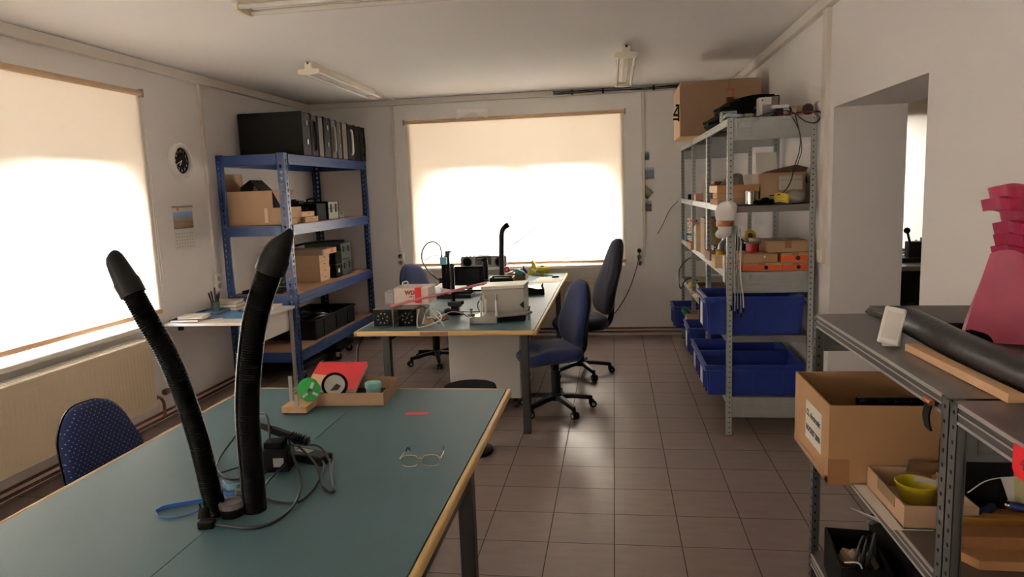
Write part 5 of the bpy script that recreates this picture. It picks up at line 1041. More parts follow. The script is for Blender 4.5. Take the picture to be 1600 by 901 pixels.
# ---- top of the tall shelving
t = thing('large_carton', 'big brown carton lying on top of the tall shelving, near the ceiling', 'box', (.55, 5.98, 1.992)); W_, D_, H_ = .62, .60, .43
B().box(0, 0, 0, W_, D_, H_).build('carton_body', CARDB, t, bevel=.003)
B().box(.375, -.006, .085, W_ + .002, -.0005, H_ + .001).build('overlapping_flap', CARDB, t, smooth=0)
B().prism([(.375, .085), (W_, .085), (W_ - .01, .03), (.40, .045)], -.012, -.002, 'y').build('hanging_flap', CARDD, t, smooth=0)
b = B(); b.box(.355, -.0075, .26, .415, -.0055, .355).box(.355, -.0075, .16, .415, -.0055, .30); b.build('red_brown_tape', mat('red_brown_tape', (132, 62, 36), .35), t, smooth=0); B().box(.352, -.0085, .29, .402, -.0072, .345).build('tape_gap', CARDB, t, smooth=0)
B().box(-.006, .02, -.0, -.001, D_ - .01, H_ - .02).build('side_flap', CARD, t, smooth=0)
t = thing('cable_hooks', 'black plastic hooks hanging on the window side of the big brown carton', 'hook', (.5446, 6.06, 2.15)); b = B(); b.box(-.03, -.01, .09, .0, .01, .105).box(-.012, -.01, -.03, 0, .01, .10).box(-.05, -.01, -.02, 0, .01, -.005).box(-.045, -.008, .01, -.01, .008, .03).obox((-.03, 0, .05), (.012, .016, .07), (0, .5, 0)); b.build('hook_body', BLACK, t, bevel=.002)
B().box(.55, 5.95, 1.987, 1.17, 6.60, 1.9915).build('backing_board', mat('pale_board', (196, 156, 112), .8), loc=(0, 0, 0)); tag(bpy.data.objects['backing_board'], 'pale board under the big brown carton on the tall shelving', 'board')
FOAM = mat('black_foam_sheet', (13, 12, 13), .95, spec=.1, bump=.2, bscale=40)
for k in range(6):
    tag(B().sheet(lambda u, v: (-.10 + .22 * u, -.36 + .72 * v, .014 + .008 * sin(4 * u + 5 * v)), 6, 12, .019).build('foam_sheet', FOAM, loc=(.775 + .022 * k, 5.36 - .030 * k, 2.012 + .0265 * k), rot=(.012, -.10, .10 * (k % 3 - 1))),
        ('lowest black foam sheet, hanging over the shelving edge in the black pile', 'second black foam sheet from the bottom of the pile on the tall shelving', 'third black foam sheet of the pile on the tall shelving', 'fourth black foam sheet of the pile on the tall shelving', 'fifth black foam sheet of the pile on the tall shelving', 'topmost black foam sheet of the pile beside the big carton')[k], 'foam sheet', 'black foam sheets on top of the tall shelving')
t = thing('module_case', 'grey-green plastic module in front of the black foam pile on the tall shelving', 'module', (.725, 4.70, 1.987)); GG = mat('grey_green_plastic', (136, 140, 124), .5); B().box(-.048, -.035, 0, .048, .05, .062).build('housing', GG, t, bevel=.005); B().box(-.036, -.037, .008, .036, -.034, .048).build('opening', BLACKM, t); B().box(-.03, -.038, .01, -.015, -.036, .04).build('terminal', GPLAST, t)
t = thing('module_case', 'small pale green box right of the grey-green module on the tall shelving', 'module', (.845, 4.70, 1.987)); B().box(-.03, -.03, 0, .03, .03, .042).build('housing', mat('pale_green_plastic', (150, 152, 136), .5), t, bevel=.010); B().box(-.02, -.031, .012, .02, -.0295, .03).build('face_plate', GG, t)
t = thing('cable_ring', 'clear coiled tube lying at the front corner on top of the tall shelving', 'cable', (.74, 4.60, 1.992)); 
for k in range(2): B().tube([(.055 * cos(a), .06 * sin(a), .012 + .010 * k + .006 * sin(2 * a)) for a in [2 * pi * i / 28 for i in range(28)]], .005, 7, closed=True).build('turn', mat('bluish_tube', (170, 184, 196), .2), t)
t = thing('white_tower', 'narrow white upright unit beside the big carton on the tall shelving', 'device', (.965, 4.80, 1.987)); B().box(-.042, -.03, 0, .036, .05, .145).build('housing', WPLAST, t, bevel=.004); B().box(-.030, -.031, .112, .030, -.0295, .135).build('top_strip', TRIM, t); B().cyl((-.02, -.032, .128), (-.02, -.0295, .128), .005, n=10).build('screw', DGREY, t); B().box(-.02, -.031, .0, .036, -.0295, .10).build('grey_face', mat('face_grey_green', (140, 142, 132), .5), t)
t = thing('box_unit', 'small grey box with a black hooked bracket on top of the tall shelving', 'device', (1.03, 4.87, 1.987)); B().box(-.025, -.03, .04, .03, .03, .155).build('housing', mat('mid_grey', (140, 136, 134), .5), t, bevel=.003); b = B(); b.box(-.05, -.032, .155, .034, .032, .163).box(.028, -.032, .06, .034, .032, .155).box(-.025, -.03, 0, .03, .03, .04); b.build('bracket', BLACK, t, bevel=.002)
t = thing('power_adapter', 'white mains adapter with a black plug block on top of the tall shelving', 'adapter', (1.04, 4.70, 1.987)); B().box(-.035, -.03, 0, .012, .03, .062).build('plug_block', BLACK, t, bevel=.004); B().box(-.055, -.032, .064, .045, .032, .084).build('adapter_body', WPLAST, t, bevel=.004); B().tube(cr([(.045, 0, .075), (.062, 0, .055), (.05, -.01, .02), (.02, -.03, .01)], 5), .006, 7).build('cord', RUBBER, t)
t = thing('cable_spool', 'empty white cable spool on a red base plate on top of the tall shelving', 'spool', (1.135, 4.76, 1.987)); B().lathe([(.065, 0), (.065, .008), (.0005, .008)], n=28).build('red_flange', RED, t); B().lathe([(.030, .008), (.026, .03), (.026, .07), (.05, .078), (.052, .082), (.0005, .082)], n=26).build('core', WPLAST, t)
t = thing('cardboard_tube', 'dark-ended cardboard tube lying at the right end on top of the tall shelving', 'tube', (1.178, 4.60, 2.028)); B().lathe([(.034, 0), (.037, 0), (.037, .42), (.034, .42)], n=26, axis='y').build('tube_wall', CARD, t); B().lathe([(.0005, .004), (.034, .004)], n=24, axis='y').build('end_opening', HOLE, t)
t = thing('hanging_cable', 'black cable looped over the front end of the tall shelving and hanging down', 'cable', (1.03, 4.49, 1.99))
B().tube(cr([(-.15, .25, .012), (-.05, .22, .04), (.02, .10, .035), (.05, .01, .008), (.075, -.012, -.02), (.11, -.014, -.045), (.16, -.014, -.052), (.19, -.012, -.02), (.185, .01, .012), (.12, .05, .02), (.06, .03, .012), (.05, -.012, -.02), (.075, -.016, -.13), (.07, -.014, -.22), (.045, -.010, -.31), (.03, .02, -.40), (-.01, .04, -.46), (-.08, .06, -.475)], 8), .0035, 7).build('cord', RUBBER, t); B().tube(cr([(.02, .03, .012), (.038, -.012, -.03), (.07, -.015, -.10), (.085, -.014, -.20), (.07, -.012, -.27), (.05, .0, -.33)], 7), .003, 7).build('cord_end', RUBBER, t)
B().tube(cr([(-.02, .12, .012), (.05, .05, .012), (.14, .02, .016), (.17, -.01, -.012)], 6), .004, 6).build('red_wire', mat('dark_red_wire', (120, 26, 36), .4), t)
# ---- second level of the nearest bay (z 1.462)
ZA = 1.463
for k, (lab, w, h, m, rz) in enumerate((('bottom plank-like box of the three stacked at the front of the tall shelving', .25, .040, CARD, .02), ('middle box of the three stacked at the front of the tall shelving', .235, .038, mat('tan_box', (166, 130, 96), .8), -.04), ('top box of the three stacked at the front of the tall shelving', .26, .045, WOOD, .03))):
    carton(lab, (.775, 4.80, ZA + (.0, .041, .080)[k]), (w, .30, h), rz, m, 'three stacked flat boxes on the tall shelving', lid=m)
t = thing('tin_can', 'shiny tin can without a label on the second level of the tall shelving', 'can', (.835, 4.56, ZA)); B().lathe([(.034, 0), (.035, .003), (.034, .012), (.0345, .03), (.034, .05), (.0345, .07), (.034, .086), (.035, .09), (.033, .09), (.033, .006), (.0005, .006)], n=30).build('can_wall', CHROME, t); B().lathe([(.0005, .075), (.033, .075)], n=24).build('can_content', HOLE, t)
PLBAG = mat('grey_plastic_bag', (178, 172, 162), .25, trans=.25, bump=.6, bscale=25)
def bag(label, loc, r, m=PLBAG, seed=1, name='plastic_bag', cat='bag'):
    q = random.Random(seed); ph = [q.random() * 6 for _ in range(6)]; n, k = 22, 12; vs = []
    for i in range(k + 1):
        th = pi * i / k
        for j in range(n):
            a = 2 * pi * j / n; w = 1 + .10 * sin(3 * a + ph[0] + 2 * th) + .08 * sin(5 * a + ph[1] - 3 * th) + .07 * sin(4 * th + ph[2] + a)
            vs.append((r[0] * sin(th) * cos(a) * w, r[1] * sin(th) * sin(a) * w, max(.001, r[2] * (1 - cos(th)) * (1 + .08 * sin(2 * a + ph[3])))))
    return tag(B().add(vs, [(i * n + j, i * n + (j + 1) % n, (i + 1) * n + (j + 1) % n, (i + 1) * n + j) for i in range(k) for j in range(n)]).build(name, m, smooth=50, loc=loc), label, cat)
bag('crumpled grey plastic bag behind the stacked boxes on the tall shelving', (.84, 5.05, ZA), (.11, .09, .095), mat('dark_bag', (112, 104, 96), .3, bump=.6, bscale=25), 3)
tag(B().sheet(lambda u, v: (-.06 + .12 * u - .02 * v, .02 * sin(4 * u) + .03 * v, .19 * v), 8, 6, .002).build('white_bag', PAPER, loc=(.905, 4.72, ZA), rot=(0, 0, .1)), 'white paper sleeve standing between the tin can and the open carton', 'paper')
t = thing('open_carton', 'torn open brown carton at the right of the second level of the tall shelving', 'box', (1.055, 4.80, ZA + .012)); b = B(); hbox(b, -.135, -.13, .0, .135, .13, .18, .004); b.build('carton_body', CARD, t, smooth=0)
b = B(); b.add([(-.135, -.13, .18), (.135, -.13, .18), (.13, -.20, .205), (.06, -.21, .225), (-.02, -.20, .21), (-.12, -.20, .19)], [(0, 1, 2, 3, 4, 5)]); b.build('front_flap', CARDD, t, smooth=0); b = B(); b.add([(.135, -.13, .18), (.135, .13, .18), (.15, .12, .12), (.15, -.12, .11)], [(0, 1, 2, 3)]); b.build('side_flap', CARDB, t, smooth=0)
t = thing('document_box', 'small grey-white cardboard box in front of the open carton on the tall shelving', 'box', (1.09, 4.60, ZA + .085)); B().box(-.065, -.04, 0, .055, .05, .088).build('box_body', mat('grey_white_board', (172, 164, 150), .8), t, bevel=.002); B().box(-.0655, -.0405, .06, .0555, .0505, .0615).build('lid_seam', DGREY, t)
bag('grey plastic bag lying at the right end of the second level of the tall shelving', (1.10, 4.575, ZA), (.075, .055, .042), PLBAG, 5)
tag(B().sheet(lambda u, v: (-.042 + .084 * u, .012 * sin(6 * u), .008 + .056 * v + .006 * sin(5 * u)), 10, 5, .0015).build('yellow_label_bag', mat('yellow_label', (214, 190, 44), .35, bump=.3), loc=(1.015, 4.518, ZA + .002), rot=(-.1, 0, 0)), 'small bag with a bright yellow label at the front of the second level', 'bag')
b = B()
for k in range(4): b.box(-.03, -.0006, .013 + .010 * k, .012 - .010 * (k % 2), .0006, .0145 + .010 * k)
b.build('label_print', INK, bpy.data.objects['yellow_label_bag'], loc=(0, -.0125, .006))
tag(B().sheet(lambda u, v: (-.065 + .13 * u, .035 * v, .13 * v), 4, 6, .002).build('white_card', PAPER, loc=(.985, 4.80, ZA + .197), rot=(0, 0, .05)), 'blank white card leaning upright on the open carton', 'card')
tag(B().ball((0, 0, .022), .022, 12, 0, (1.5, 1, 1)).ball((.04, .01, .016), .016, 10).obox((-.03, -.01, .012), (.05, .03, .02), (.2, .1, .3)).build('black_fittings', BLACKM, loc=(.925, 4.545, ZA)), 'small heap of black fittings between the tin can and the yellow label', 'fittings')
t = thing('flat_package', 'dark clear-topped flat package behind the yellow label on the tall shelving', 'package', (.935, 4.63, ZA)); B().box(-.06, -.035, 0, .06, .05, .028).build('package_body', CARDD, t, bevel=.003); B().box(-.055, -.03, .028, .055, .045, .031).build('window_film', PLBAG, t)
# middle and far bays, second level
carton('brown carton standing at the near end of the second level, middle bay', (.755, 5.66, ZA), (.11, .20, .135), 0, CARDD)
carton('darker brown carton right behind on the second level of the middle bay', (.845, 5.80, ZA), (.15, .22, .155), .05, mat('umber_card', (106, 74, 50), .85))
tag(B().box(-.05, -.06, 0, .05, .06, .05).box(-.04, -.05, .05, .04, .05, .058).build('pale_box', mat('pale_peach', (196, 150, 124), .7), bevel=.003, loc=(.745, 6.30, ZA)), 'small pale box by the post on the second level of the middle bay', 'box')
tag(B().cyl((-.05, 0, .02), (.05, .02, .02), .02).ball((.02, .05, .025), .025, 12).box(-.07, .05, 0, -.02, .1, .05).build('black_parts', BLACKM, loc=(.76, 6.72, ZA)), 'small black parts at the front of the second level of the far bay', 'parts')
# hanging bundle on the front post
t = thing('foam_bundle', 'white foam wrapping tied round the front post with brown tape', 'foam bundle', (.672, 4.44, 1.27)); WF = mat('white_foam_wrap', (250, 247, 243), .8, bump=.9, bscale=30)
b = B(); prof = [(.014, .0), (.034, .012), (.040, .03), (.034, .06), (.042, .085), (.044, .105), (.052, .125), (.060, .16), (.058, .19), (.044, .212), (.020, .222), (.0005, .224)]; n = 24; vs = []
for i, (r, z) in enumerate(prof):
    for j in range(n):
        a = 2 * pi * j / n; w = 1 + .16 * sin(3 * a + z * 30) + .09 * sin(5 * a + z * 45); vs.append((r * w * cos(a) * (1.05) - .035 * max(0, 1 - z / .22) ** 1.5 + .012, r * w * sin(a) * .62, z))
b.add(vs, [(i * n + j, i * n + (j + 1) % n, (i + 1) * n + (j + 1) % n, (i + 1) * n + j) for i in range(len(prof) - 1) for j in range(n)] + [tuple(reversed(range(n)))]); b.build('wrapping', WF, t, smooth=60)
vs = []
for z, r in ((.072, .046), (.085, .049), (.097, .049), (.108, .050)):
    for j in range(n):
        a = 2 * pi * j / n; w = 1 + .04 * sin(3 * a + z * 30); vs.append((r * w * cos(a) * 1.06 - .035 * max(0, 1 - z / .22) ** 1.5 + .012, r * w * sin(a) * .66, z))
B().add(vs, [(i * n + j, i * n + (j + 1) % n, (i + 1) * n + (j + 1) % n, (i + 1) * n + j) for i in range(3) for j in range(n)]).build('brown_tape_band', mat('tape_band', (150, 94, 58), .35, bump=.6, bscale=30), t)
# cables hanging down in front of the crates
for k, (x, z0, z1, dx) in enumerate(((.735, 1.345, .80, .0), (.748, 1.34, .815, .004), (.762, 1.33, .79, .010), (.725, 1.30, .835, -.012), (.772, 1.25, .82, .016))):
    t = thing('hanging_lead', ('longest grey lead in the bundle hanging in front of the blue crate', 'second grey lead of the bundle hanging in front of the blue crate', 'lead reaching lowest in the bundle hanging in front of the blue crate', 'leftmost lead of the bundle hanging in front of the blue crate', 'rightmost lead of the bundle hanging in front of the blue crate')[k], 'cable', (x, 4.472, z1), 0, 'grey leads hanging in front of the upper blue crate')
    H = z1 - z0; H = z0 - z1; B().tube(cr([(0, .004, H), (.004 * sin(k), 0, H * .8), (-.004, .0, H * .5), (dx * .6, -.004, H * .25), (dx, 0, .01)], 6), .0036, 7).build('lead', [ZINC, GPLAST, PLBAG, GPLAST, WPLAST][k], t); B().cyl((dx, 0, .012), (dx + .002, 0, -.02), .0058, .0045, 8).build('tip', BLACK, t)
# ---- third level of the nearest bay (z 1.05)
ZT = 1.051
OB = 'orange printed boxes on the third level of the tall shelving'
carton('orange printed flat box at the left on the third level, bottom of the stack', (.905, 4.67, ZT), (.235, .28, .052), .02, CARD, OB, stripe=ORANGE)
carton('orange printed flat box with a black dot at the right on the third level, bottom', (1.105, 4.66, ZT), (.155, .28, .052), 0, CARD, OB, stripe=ORANGE)
carton('upper orange printed box with a black dot at the right on the third level', (1.10, 4.66, ZT + .053), (.162, .28, .060), 0, CARD, OB, stripe=ORANGE)
t = carton('worn torn tan box on top of the left orange box on the third level', (.895, 4.66, ZT + .053), (.205, .26, .056), .01, mat('worn_card', (168, 130, 92), .85)); B().prism([(-.095, .0), (.02, .005), (.05, .02), (.01, .03), (.04, .05), (-.095, .055)], -.1325, -.1308, 'y').build('torn_layer', CARD, t); B().cyl((.025, -.1335, .036), (.025, -.1305, .036), .007, n=14).build('white_sticker', PAPER, t)
carton('plain brown box on top of the orange boxes at the right of the third level', (1.065, 4.68, ZT + .1135), (.235, .26, .072), 0, CARD)
t = thing('wire_reel', 'red reel of wire on top of the worn tan box on the third level', 'reel', (.872, 4.66, ZT + .1095)); B().lathe([(.046, 0), (.047, .004), (.040, .006), (.040, .056), (.0005, .056)], n=30).build('red_body', mat('red_wire_winding', (150, 22, 28), .45, stretch=(1, 1, 40)), t); B().lathe([(.052, .056), (.053, .060), (.052, .064), (.0005, .064)], n=30).build('top_flange', mat('smoky_flange', (92, 78, 70), .3), t)
t = thing('tape_roll', 'silvery roll lying flat on top of the red wire reel', 'tape roll', (.885, 4.655, ZT + .1740)); B().lathe([(.020, 0), (.034, 0), (.036, .004), (.036, .022), (.034, .026), (.020, .026)], n=28).build('roll', mat('silver_tape', (150, 138, 120), .3, .4), t); B().lathe([(.019, .001), (.021, .001), (.021, .025), (.019, .025)], n=20).build('core', CARD, t)
t = thing('small_reel', 'yellow-brown reel standing behind the silvery roll on the third level', 'reel', (.868, 4.735, ZT + .1740 + .002)); B().lathe([(.016, -.016), (.036, -.016), (.036, .016), (.016, .016)], (0, 0, .036), n=26, axis='y').build('winding', mat('ochre_winding', (176, 132, 40), .5), t); B().lathe([(.0005, -.017), (.016, -.017)], (0, 0, .036), n=18, axis='y').build('hub', DGREY, t)
tag(B().lathe([(.012, 0), (.013, .02), (.010, .03), (.0005, .032)], n=16).build('red_stopper', RED, loc=(.958, 4.70, ZT + .1095)), 'little red cap right of the red wire reel on the third level', 'cap')
tag(B().lathe([(.012, 0), (.012, .045), (.010, .05), (.0005, .05)], n=16).build('white_stopper', PAPER, loc=(.925, 4.76, ZT + .1095)), 'little white bottle cap behind the red wire reel on the third level', 'cap')
bag('black bundled plastic bag behind the orange boxes at the post on the third level', (.80, 4.93, ZT), (.10, .09, .10), mat('black_bag', (34, 31, 30), .35, bump=.5, bscale=25), 8)
t = thing('glass_jar', 'tall clear jar with a metal band behind the hanging leads on the third level', 'jar', (.80, 5.12, ZT)); B().lathe([(.045, 0), (.05, .01), (.05, .20), (.04, .225), (.036, .23), (.0005, .23)], n=28).build('jar_wall', mat('jar_beige', (176, 164, 150), .2), t); B().lathe([(.052, .125), (.053, .13), (.053, .15), (.052, .155)], n=28).build('metal_band', CHROME, t); B().lathe([(.04, .23), (.042, .235), (.042, .255), (.0005, .257)], n=28).build('lid', CARD, t)
carton('cream box at the front edge of the third level, left of the post', (.690, 4.80, ZT), (.085, .12, .082), .05, mat('cream_card', (214, 190, 150), .8), lid=mat('cream_card', (214, 190, 150), .8))
t = thing('yellow_pot', 'yellow pot on top of the cream box on the third level', 'pot', (.692, 4.80, ZT + .083)); B().lathe([(.026, 0), (.028, .004), (.028, .030), (.0005, .030)], n=24).build('pot', mat('ochre_pot', (190, 150, 50), .4), t); B().lathe([(.029, .026), (.030, .029), (.029, .038), (.0005, .038)], n=24).build('lid', mat('ochre_lid', (150, 116, 50), .4), t)
tag(B().box(-.003, -.028, 0, .003, .028, .165).box(-.0035, -.020, .01, .0, .02, .15).build('white_plastic_strip', WPLAST, bevel=.002, loc=(.682, 4.56, .985)), 'white plastic strip hooked over the shelf edge beside the front post', 'plastic strip')
t = thing('connector_lead', 'white-plugged lead lying by the front post on the third level', 'cable', (.745, 4.60, ZT)); B().tube(cr([(.02, .03, .10), (.01, .02, .05), (-.02, .02, .02), (.0, .0, .010), (.03, -.02, .008)], 6), .004, 7).build('cord', RUBBER, t); B().obox((.012, -.015, .022), (.028, .02, .034), (.2, .3, .1)).build('plug', WPLAST, t, bevel=.003)
# third level, middle and far bays
carton('tall grey-brown carton with a green top label on the third level, middle bay', (.775, 5.72, ZT), (.17, .26, .29), 0, mat('taupe_card', (142, 118, 96), .85), lid=mat('olive_label', (132, 122, 52), .7))
bk = None
for k in range(3): 
    t = thing('binder', ('cream binder', 'white binder', 'grey-white binder')[k] + ' standing behind the post on the third level of the middle bay', 'binder', (.70 + .0 * k, 6.02 + .055 * k, ZT), 0, 'binders on the third level of the middle bay'); B().box(-.03, -.025, 0, .20, .025, .22 - .012 * k).build('cover', (mat('cream_card', (214, 190, 150), .8), PAPER, mat('grey_white', (190, 184, 174), .7))[k], t, bevel=.003); B().box(-.0312, -.012, .05, -.0298, .012, .15).build('spine_label', GPLAST, t)
carton('shallow tan tray box at the front edge of the third level, middle bay', (.74, 6.28, ZT), (.20, .26, .055), .03, CARD, open_=True)
carton('low brown tray box near the post on the third level of the nearest bay', (.70 + .06, 5.33, ZT), (.17, .22, .065), .04, CARDB, open_=True)
t = thing('patterned_box', 'black and white patterned box on the brown tray of the third level', 'box', (.775, 5.33, ZT + .066)); B().box(-.06, -.06, 0, .06, .06, .04).build('box_body', mat('patterned_dark', (60, 54, 56), .6), t); b = B()
for k in range(7): b.obox((-.05 + .016 * k, -.0605, .02 + .008 * (-1) ** k), (.007, .0012, .012), (0, .6 * (-1) ** k, 0)); b.obox((-.0605, -.05 + .016 * k, .02 + .008 * (-1) ** k), (.0012, .007, .012), (.6 * (-1) ** k, 0, 0))
b.build('white_marks', PAPER, t)
GRL = 'small red-ended reels stacked in the far bay'
for k in range(4):
    t = thing('component_reel', ('lowest', 'second', 'third', 'topmost')[k] + ' of the red and white reels stacked in the far bay', 'reel', (.735, 6.78, ZT + .001 + .062 * k), 0, GRL); B().lathe([(.055, 0), (.055, .012), (.035, .012), (.035, .04), (.055, .04), (.055, .052), (.0005, .052)], n=26).build('flange', WPLAST, t); B().lathe([(.037, .0125), (.040, .014), (.040, .038), (.037, .0395)], n=26).build('winding', RED if k != 1 else mat('teal_winding', (40, 84, 96), .5), t)
tag(B().box(-.06, -.09, 0, .06, .09, .09).box(-.05, -.08, .09, .05, .08, .12).build('teal_device', mat('dark_teal_case', (44, 66, 80), .5), bevel=.004, loc=(.75, 7.08, ZT)), 'dark teal device behind the reels on the third level of the far bay', 'device')
carton('white slab box at the front of the third level of the far bay', (.74, 6.58, ZT), (.14, .12, .03), 0, PAPER, lid=PAPER)
# fourth level, middle and far bays (z .65)
ZF = .651
carton('tan carton on the fourth level near the post of the middle bay', (.79, 5.64, ZF), (.19, .22, .10), .03, CARD)
carton('dark shallow tray box on top of the fourth-level cartons, middle bay', (.76, 5.70, ZF + .101), (.22, .24, .06), -.03, CARDD, open_=True)
tag(B().sheet(lambda u, v: (-.10 + .2 * u, -.10 + .2 * v, .012 + .03 * u * v + .01 * sin(6 * u)), 8, 8, .002).build('crumpled_sheet', mat('tan_paper', (190, 160, 128), .8), loc=(.75, 6.05, ZF)), 'crumpled tan paper on the fourth level of the middle bay', 'paper')
t = thing('cable_reel', 'yellow reel with a black cable loop on the fourth level of the far bay', 'reel', (.66, 6.62, ZF - .0), 0.0); B().lathe([(.05, 0), (.075, .0), (.078, .01), (.078, .055), (.075, .06), (.0005, .06)], (.09, 0, .001), n=28).build('reel_body', mat('ochre_reel', (178, 150, 56), .5), t); B().tube(cr([(.16, .05, .03), (.05, .06, .085), (-.02, .0, .07), (-.06, -.06, .01), (-.075, -.02, .06), (-.055, .12, .17), (.03, .30, .235), (.12, .45, .25)], 7), .006, 7).build('cable_loop', RUBBER, t)
carton('small open tan box standing on the bottom shelf behind the medium blue crate', (.66, 6.13, .256 + .001), (.12, .20, .26), 0, CARD, open_=True)
tag(B().sheet(lambda u, v: (-.03 + .06 * u, .02 * sin(5 * u), .08 * v - .01 * cos(7 * u)), 8, 4, .002).build('green_strap', mat('green_strap', (50, 130, 100), .5), loc=(.612, 6.05, .258 + .245), rot=(.3, -.5, 0)), 'scrap of green strap above the small tan box on the bottom shelf', 'strap')

# ------------------------------------------------------------------ things on and in the low shelving
SB = mat('dark_brown_sheet', (56, 48, 44), .55, var=.08)
for k in range(3):
    tag(B().prism([(-.17, .17), (-.10, -.155), (.045, -.165), (.18, .145)], 0, .009).build('rubber_sheet', SB, bevel=.001, loc=(1.04 + .006 * k, 2.43 - .006 * k, 1.1312 + .0095 * k), rot=(0, 0, .015 * (k - 1))), ('bottom', 'middle', 'top')[k] + ' of the three dark brown sheets at the back of the low shelving', 'sheet', 'dark brown sheets on the low shelving')
t = thing('plastic_enclosure', 'white wedge-shaped plastic box standing on the low shelving at the hose end', 'enclosure', (.762, 2.06, 1.131), -.25, rot=(0, 0, -.30))
WE = mat('white_enclosure', (232, 228, 222), .45, var=.02)
M = Matrix.Rotation(-.30, 4, 'X') @ Matrix.Rotation(.20, 4, 'Y'); b = B(); b.obox((0, .0, .0), (.054, .026, .104)); b.move(Matrix.Translation((0, 0, .060)) @ M); b.build('enclosure_shell', WE, t, bevel=.005)
b = B(); b.obox((0, -.0135, .0), (.038, .002, .075)); b.move(Matrix.Translation((0, 0, .060)) @ M); b.build('front_recess', mat('recess_white', (214, 210, 203), .5), t, bevel=.001)
B().prism([(.004, .0), (.065, .0), (.048, .030), (.018, .045)], -.022, .026, 'x').build('stand_foot', WE, t, bevel=.003)
t = thing('foam_tube', 'thick black foam-sleeved tube lying along the low shelving', 'tube', (.83, 2.14, 1.131)); P = cr([(.012, .035, .058), (.018, -.10, .052), (.028, -.28, .0425), (.035, -.45, .040), (.045, -.75, .040), (.05, -1.1, .040)], 24)
B().tube(P, [.039 * (1 + .012 * (i % 2) * (1 if i > 50 else 0)) for i in range(len(P))], 26).build('tube_sleeve', mat('black_sleeve', (24, 22, 21), .38, bump=.25, bscale=50), t, smooth=60)
d = (P[0] - P[1]).normalized(); B().cyl(P[0] - d * .002, P[0] + d * .004, .040, .037, 26).build('end_face', BLACKM, t)
t = thing('rubber_clip', 'black C-shaped rubber clip lying on the low shelving behind the foam tube', 'clip', (.945, 1.99, 1.131 + .0), 0.15); b = B(); pts = [(.036 * cos(a), 0, .052 * sin(a) + .002) for a in [pi * i / 14 for i in range(15)]]
for i in range(14):
    a, c = Vector(pts[i]), Vector(pts[i + 1]); m_ = (a + c) / 2; dd = c - a; b.obox(m_, (dd.length * 1.15, .045, .009), (0, -math.atan2(dd.z, dd.x), 0))
b.build('clip_body', BLACKM, t)
tag(B().box(-.016, -.24, 0, .016, .24, .020).build('wooden_batten', WOODP, bevel=.001, loc=(.8055, 1.775, 1.1312), rot=(0, 0, .035)), 'pale wooden batten lying beside the foam tube on the low shelving', 'batten')
bpy.data.objects['wooden_batten'].data.materials[0] = mat('batten_wood', (206, 164, 124), .5, var=.1, scale=10, stretch=(6, 1, 6))
PINK = film_material('pink_foam_film', (190, 52, 98), .90, .45); PINKL = film_material('pale_pink_film', (212, 112, 140), .86, .5)
def pinksheet(label, x0, y0, z, w, d, h, seed, m=PINK, rz=0., tilt=0.):
    q = random.Random(seed); ph = [q.random() * 6 for _ in range(4)]
    def fn(u, v): return (w * u + .006 * sin(9 * v + ph[0]), d * v + .005 * sin(8 * u + ph[1]), .006 * sin(5 * u + 1) + .006 * sin(4 * v) + .005 * sin(3 * u))
    return tag(B().sheet(fn, 12, 14, h).build('foam_sheet', m, smooth=50, loc=(x0, y0, z + h), rot=(0, 0, rz)), label, 'foam sheet', 'pink packing foam on the low shelving')
pk = [(1.115, .0), (1.105, .01), (1.115, .0), (1.11, .01), (1.12, 0), (1.117, .01), (1.125, 0), (1.128, .01), (1.125, 0), (1.135, .0), (1.088, 0), (1.10, .0)]
zz = 1.145; names = ['lowest', 'second', 'third', 'fourth', 'fifth', 'sixth', 'seventh', 'eighth', 'ninth', 'tenth', 'eleventh, jutting out,', 'topmost']
for k, (x, y) in enumerate(pk):
    pinksheet(names[k] + ' layer from the bottom of the pink foam pile on the low shelving', x - .010, 2.13 + y, zz, .115, .14, .034, k + 1, PINK, .012 * (-1) ** k); zz += .0345
# the broad paler slab leaning against the pile
b = B()
def slab(u, v): return (.955 + .080 * v + (.250 - .150 * v) * u, 2.085 + .03 * v - .05 * u + .008 * sin(6 * u + 2 * v), 1.137 + .245 * v + .012 * sin(5 * u) * v)
tag(B().sheet(slab, 12, 12, .022).build('foam_slab', PINKL, smooth=50), 'broad pale pink foam slab leaning against the pink pile on the low shelving', 'foam sheet')
# red numbered tag hanging on the near rail
t = thing('number_tag', 'red plastic tag with a 4 hanging on the near rail of the low shelving', 'tag', (.6935, 1.27, 1.130)); REDT = mat('red_tag', (214, 24, 40), .4); b = B(); b.prism([(.035, .0), (-.10, .0), (-.10, -.055), (.025, -.056), (.035, -.045)], -.002, 0, 'x'); b.build('tag_plate', REDT, t); text('numeral', '4', .030, mat('dark_red_ink', (140, 28, 30), .7), t, (-.0025, .003, -.028), (pi / 2, 0, -pi / 2))
# middle level (z .72)
ZM = .7205
t = thing('large_carton', 'large open cardboard box with a printed white label in the low shelving', 'box', (.605, 2.065, ZM)); W_, D_, H_ = .575, .385, .238; b = B(); hbox(b, 0, 0, 0, W_, D_, H_, .005); b.build('carton_body', mat('box_tan', (160, 122, 84), .85, var=.06, bump=.05, bscale=60), t, smooth=0)
lb = B().box(-.0012, .075, .062, 0, .245, .185).build('paper_label', PAPER, t, smooth=0)
text('lettering', 'CL electronic', .027, INK, lb, (-.0016, .16, .147), (pi / 2, 0, -pi / 2), bold=.0007); text('lettering', 'ROCKET 2000', .0245, INK, lb, (-.0016, .16, .098), (pi / 2, 0, -pi / 2), bold=.0007)
b = B(); b.box(-.0010, -.001, -.0, .0, .03, .075).box(-.001, -.0012, 0, .058, 0, .078).box(-.001, -.001, -.0002, 0, D_, .018); b.build('corner_tape', TAPE, t, smooth=0)
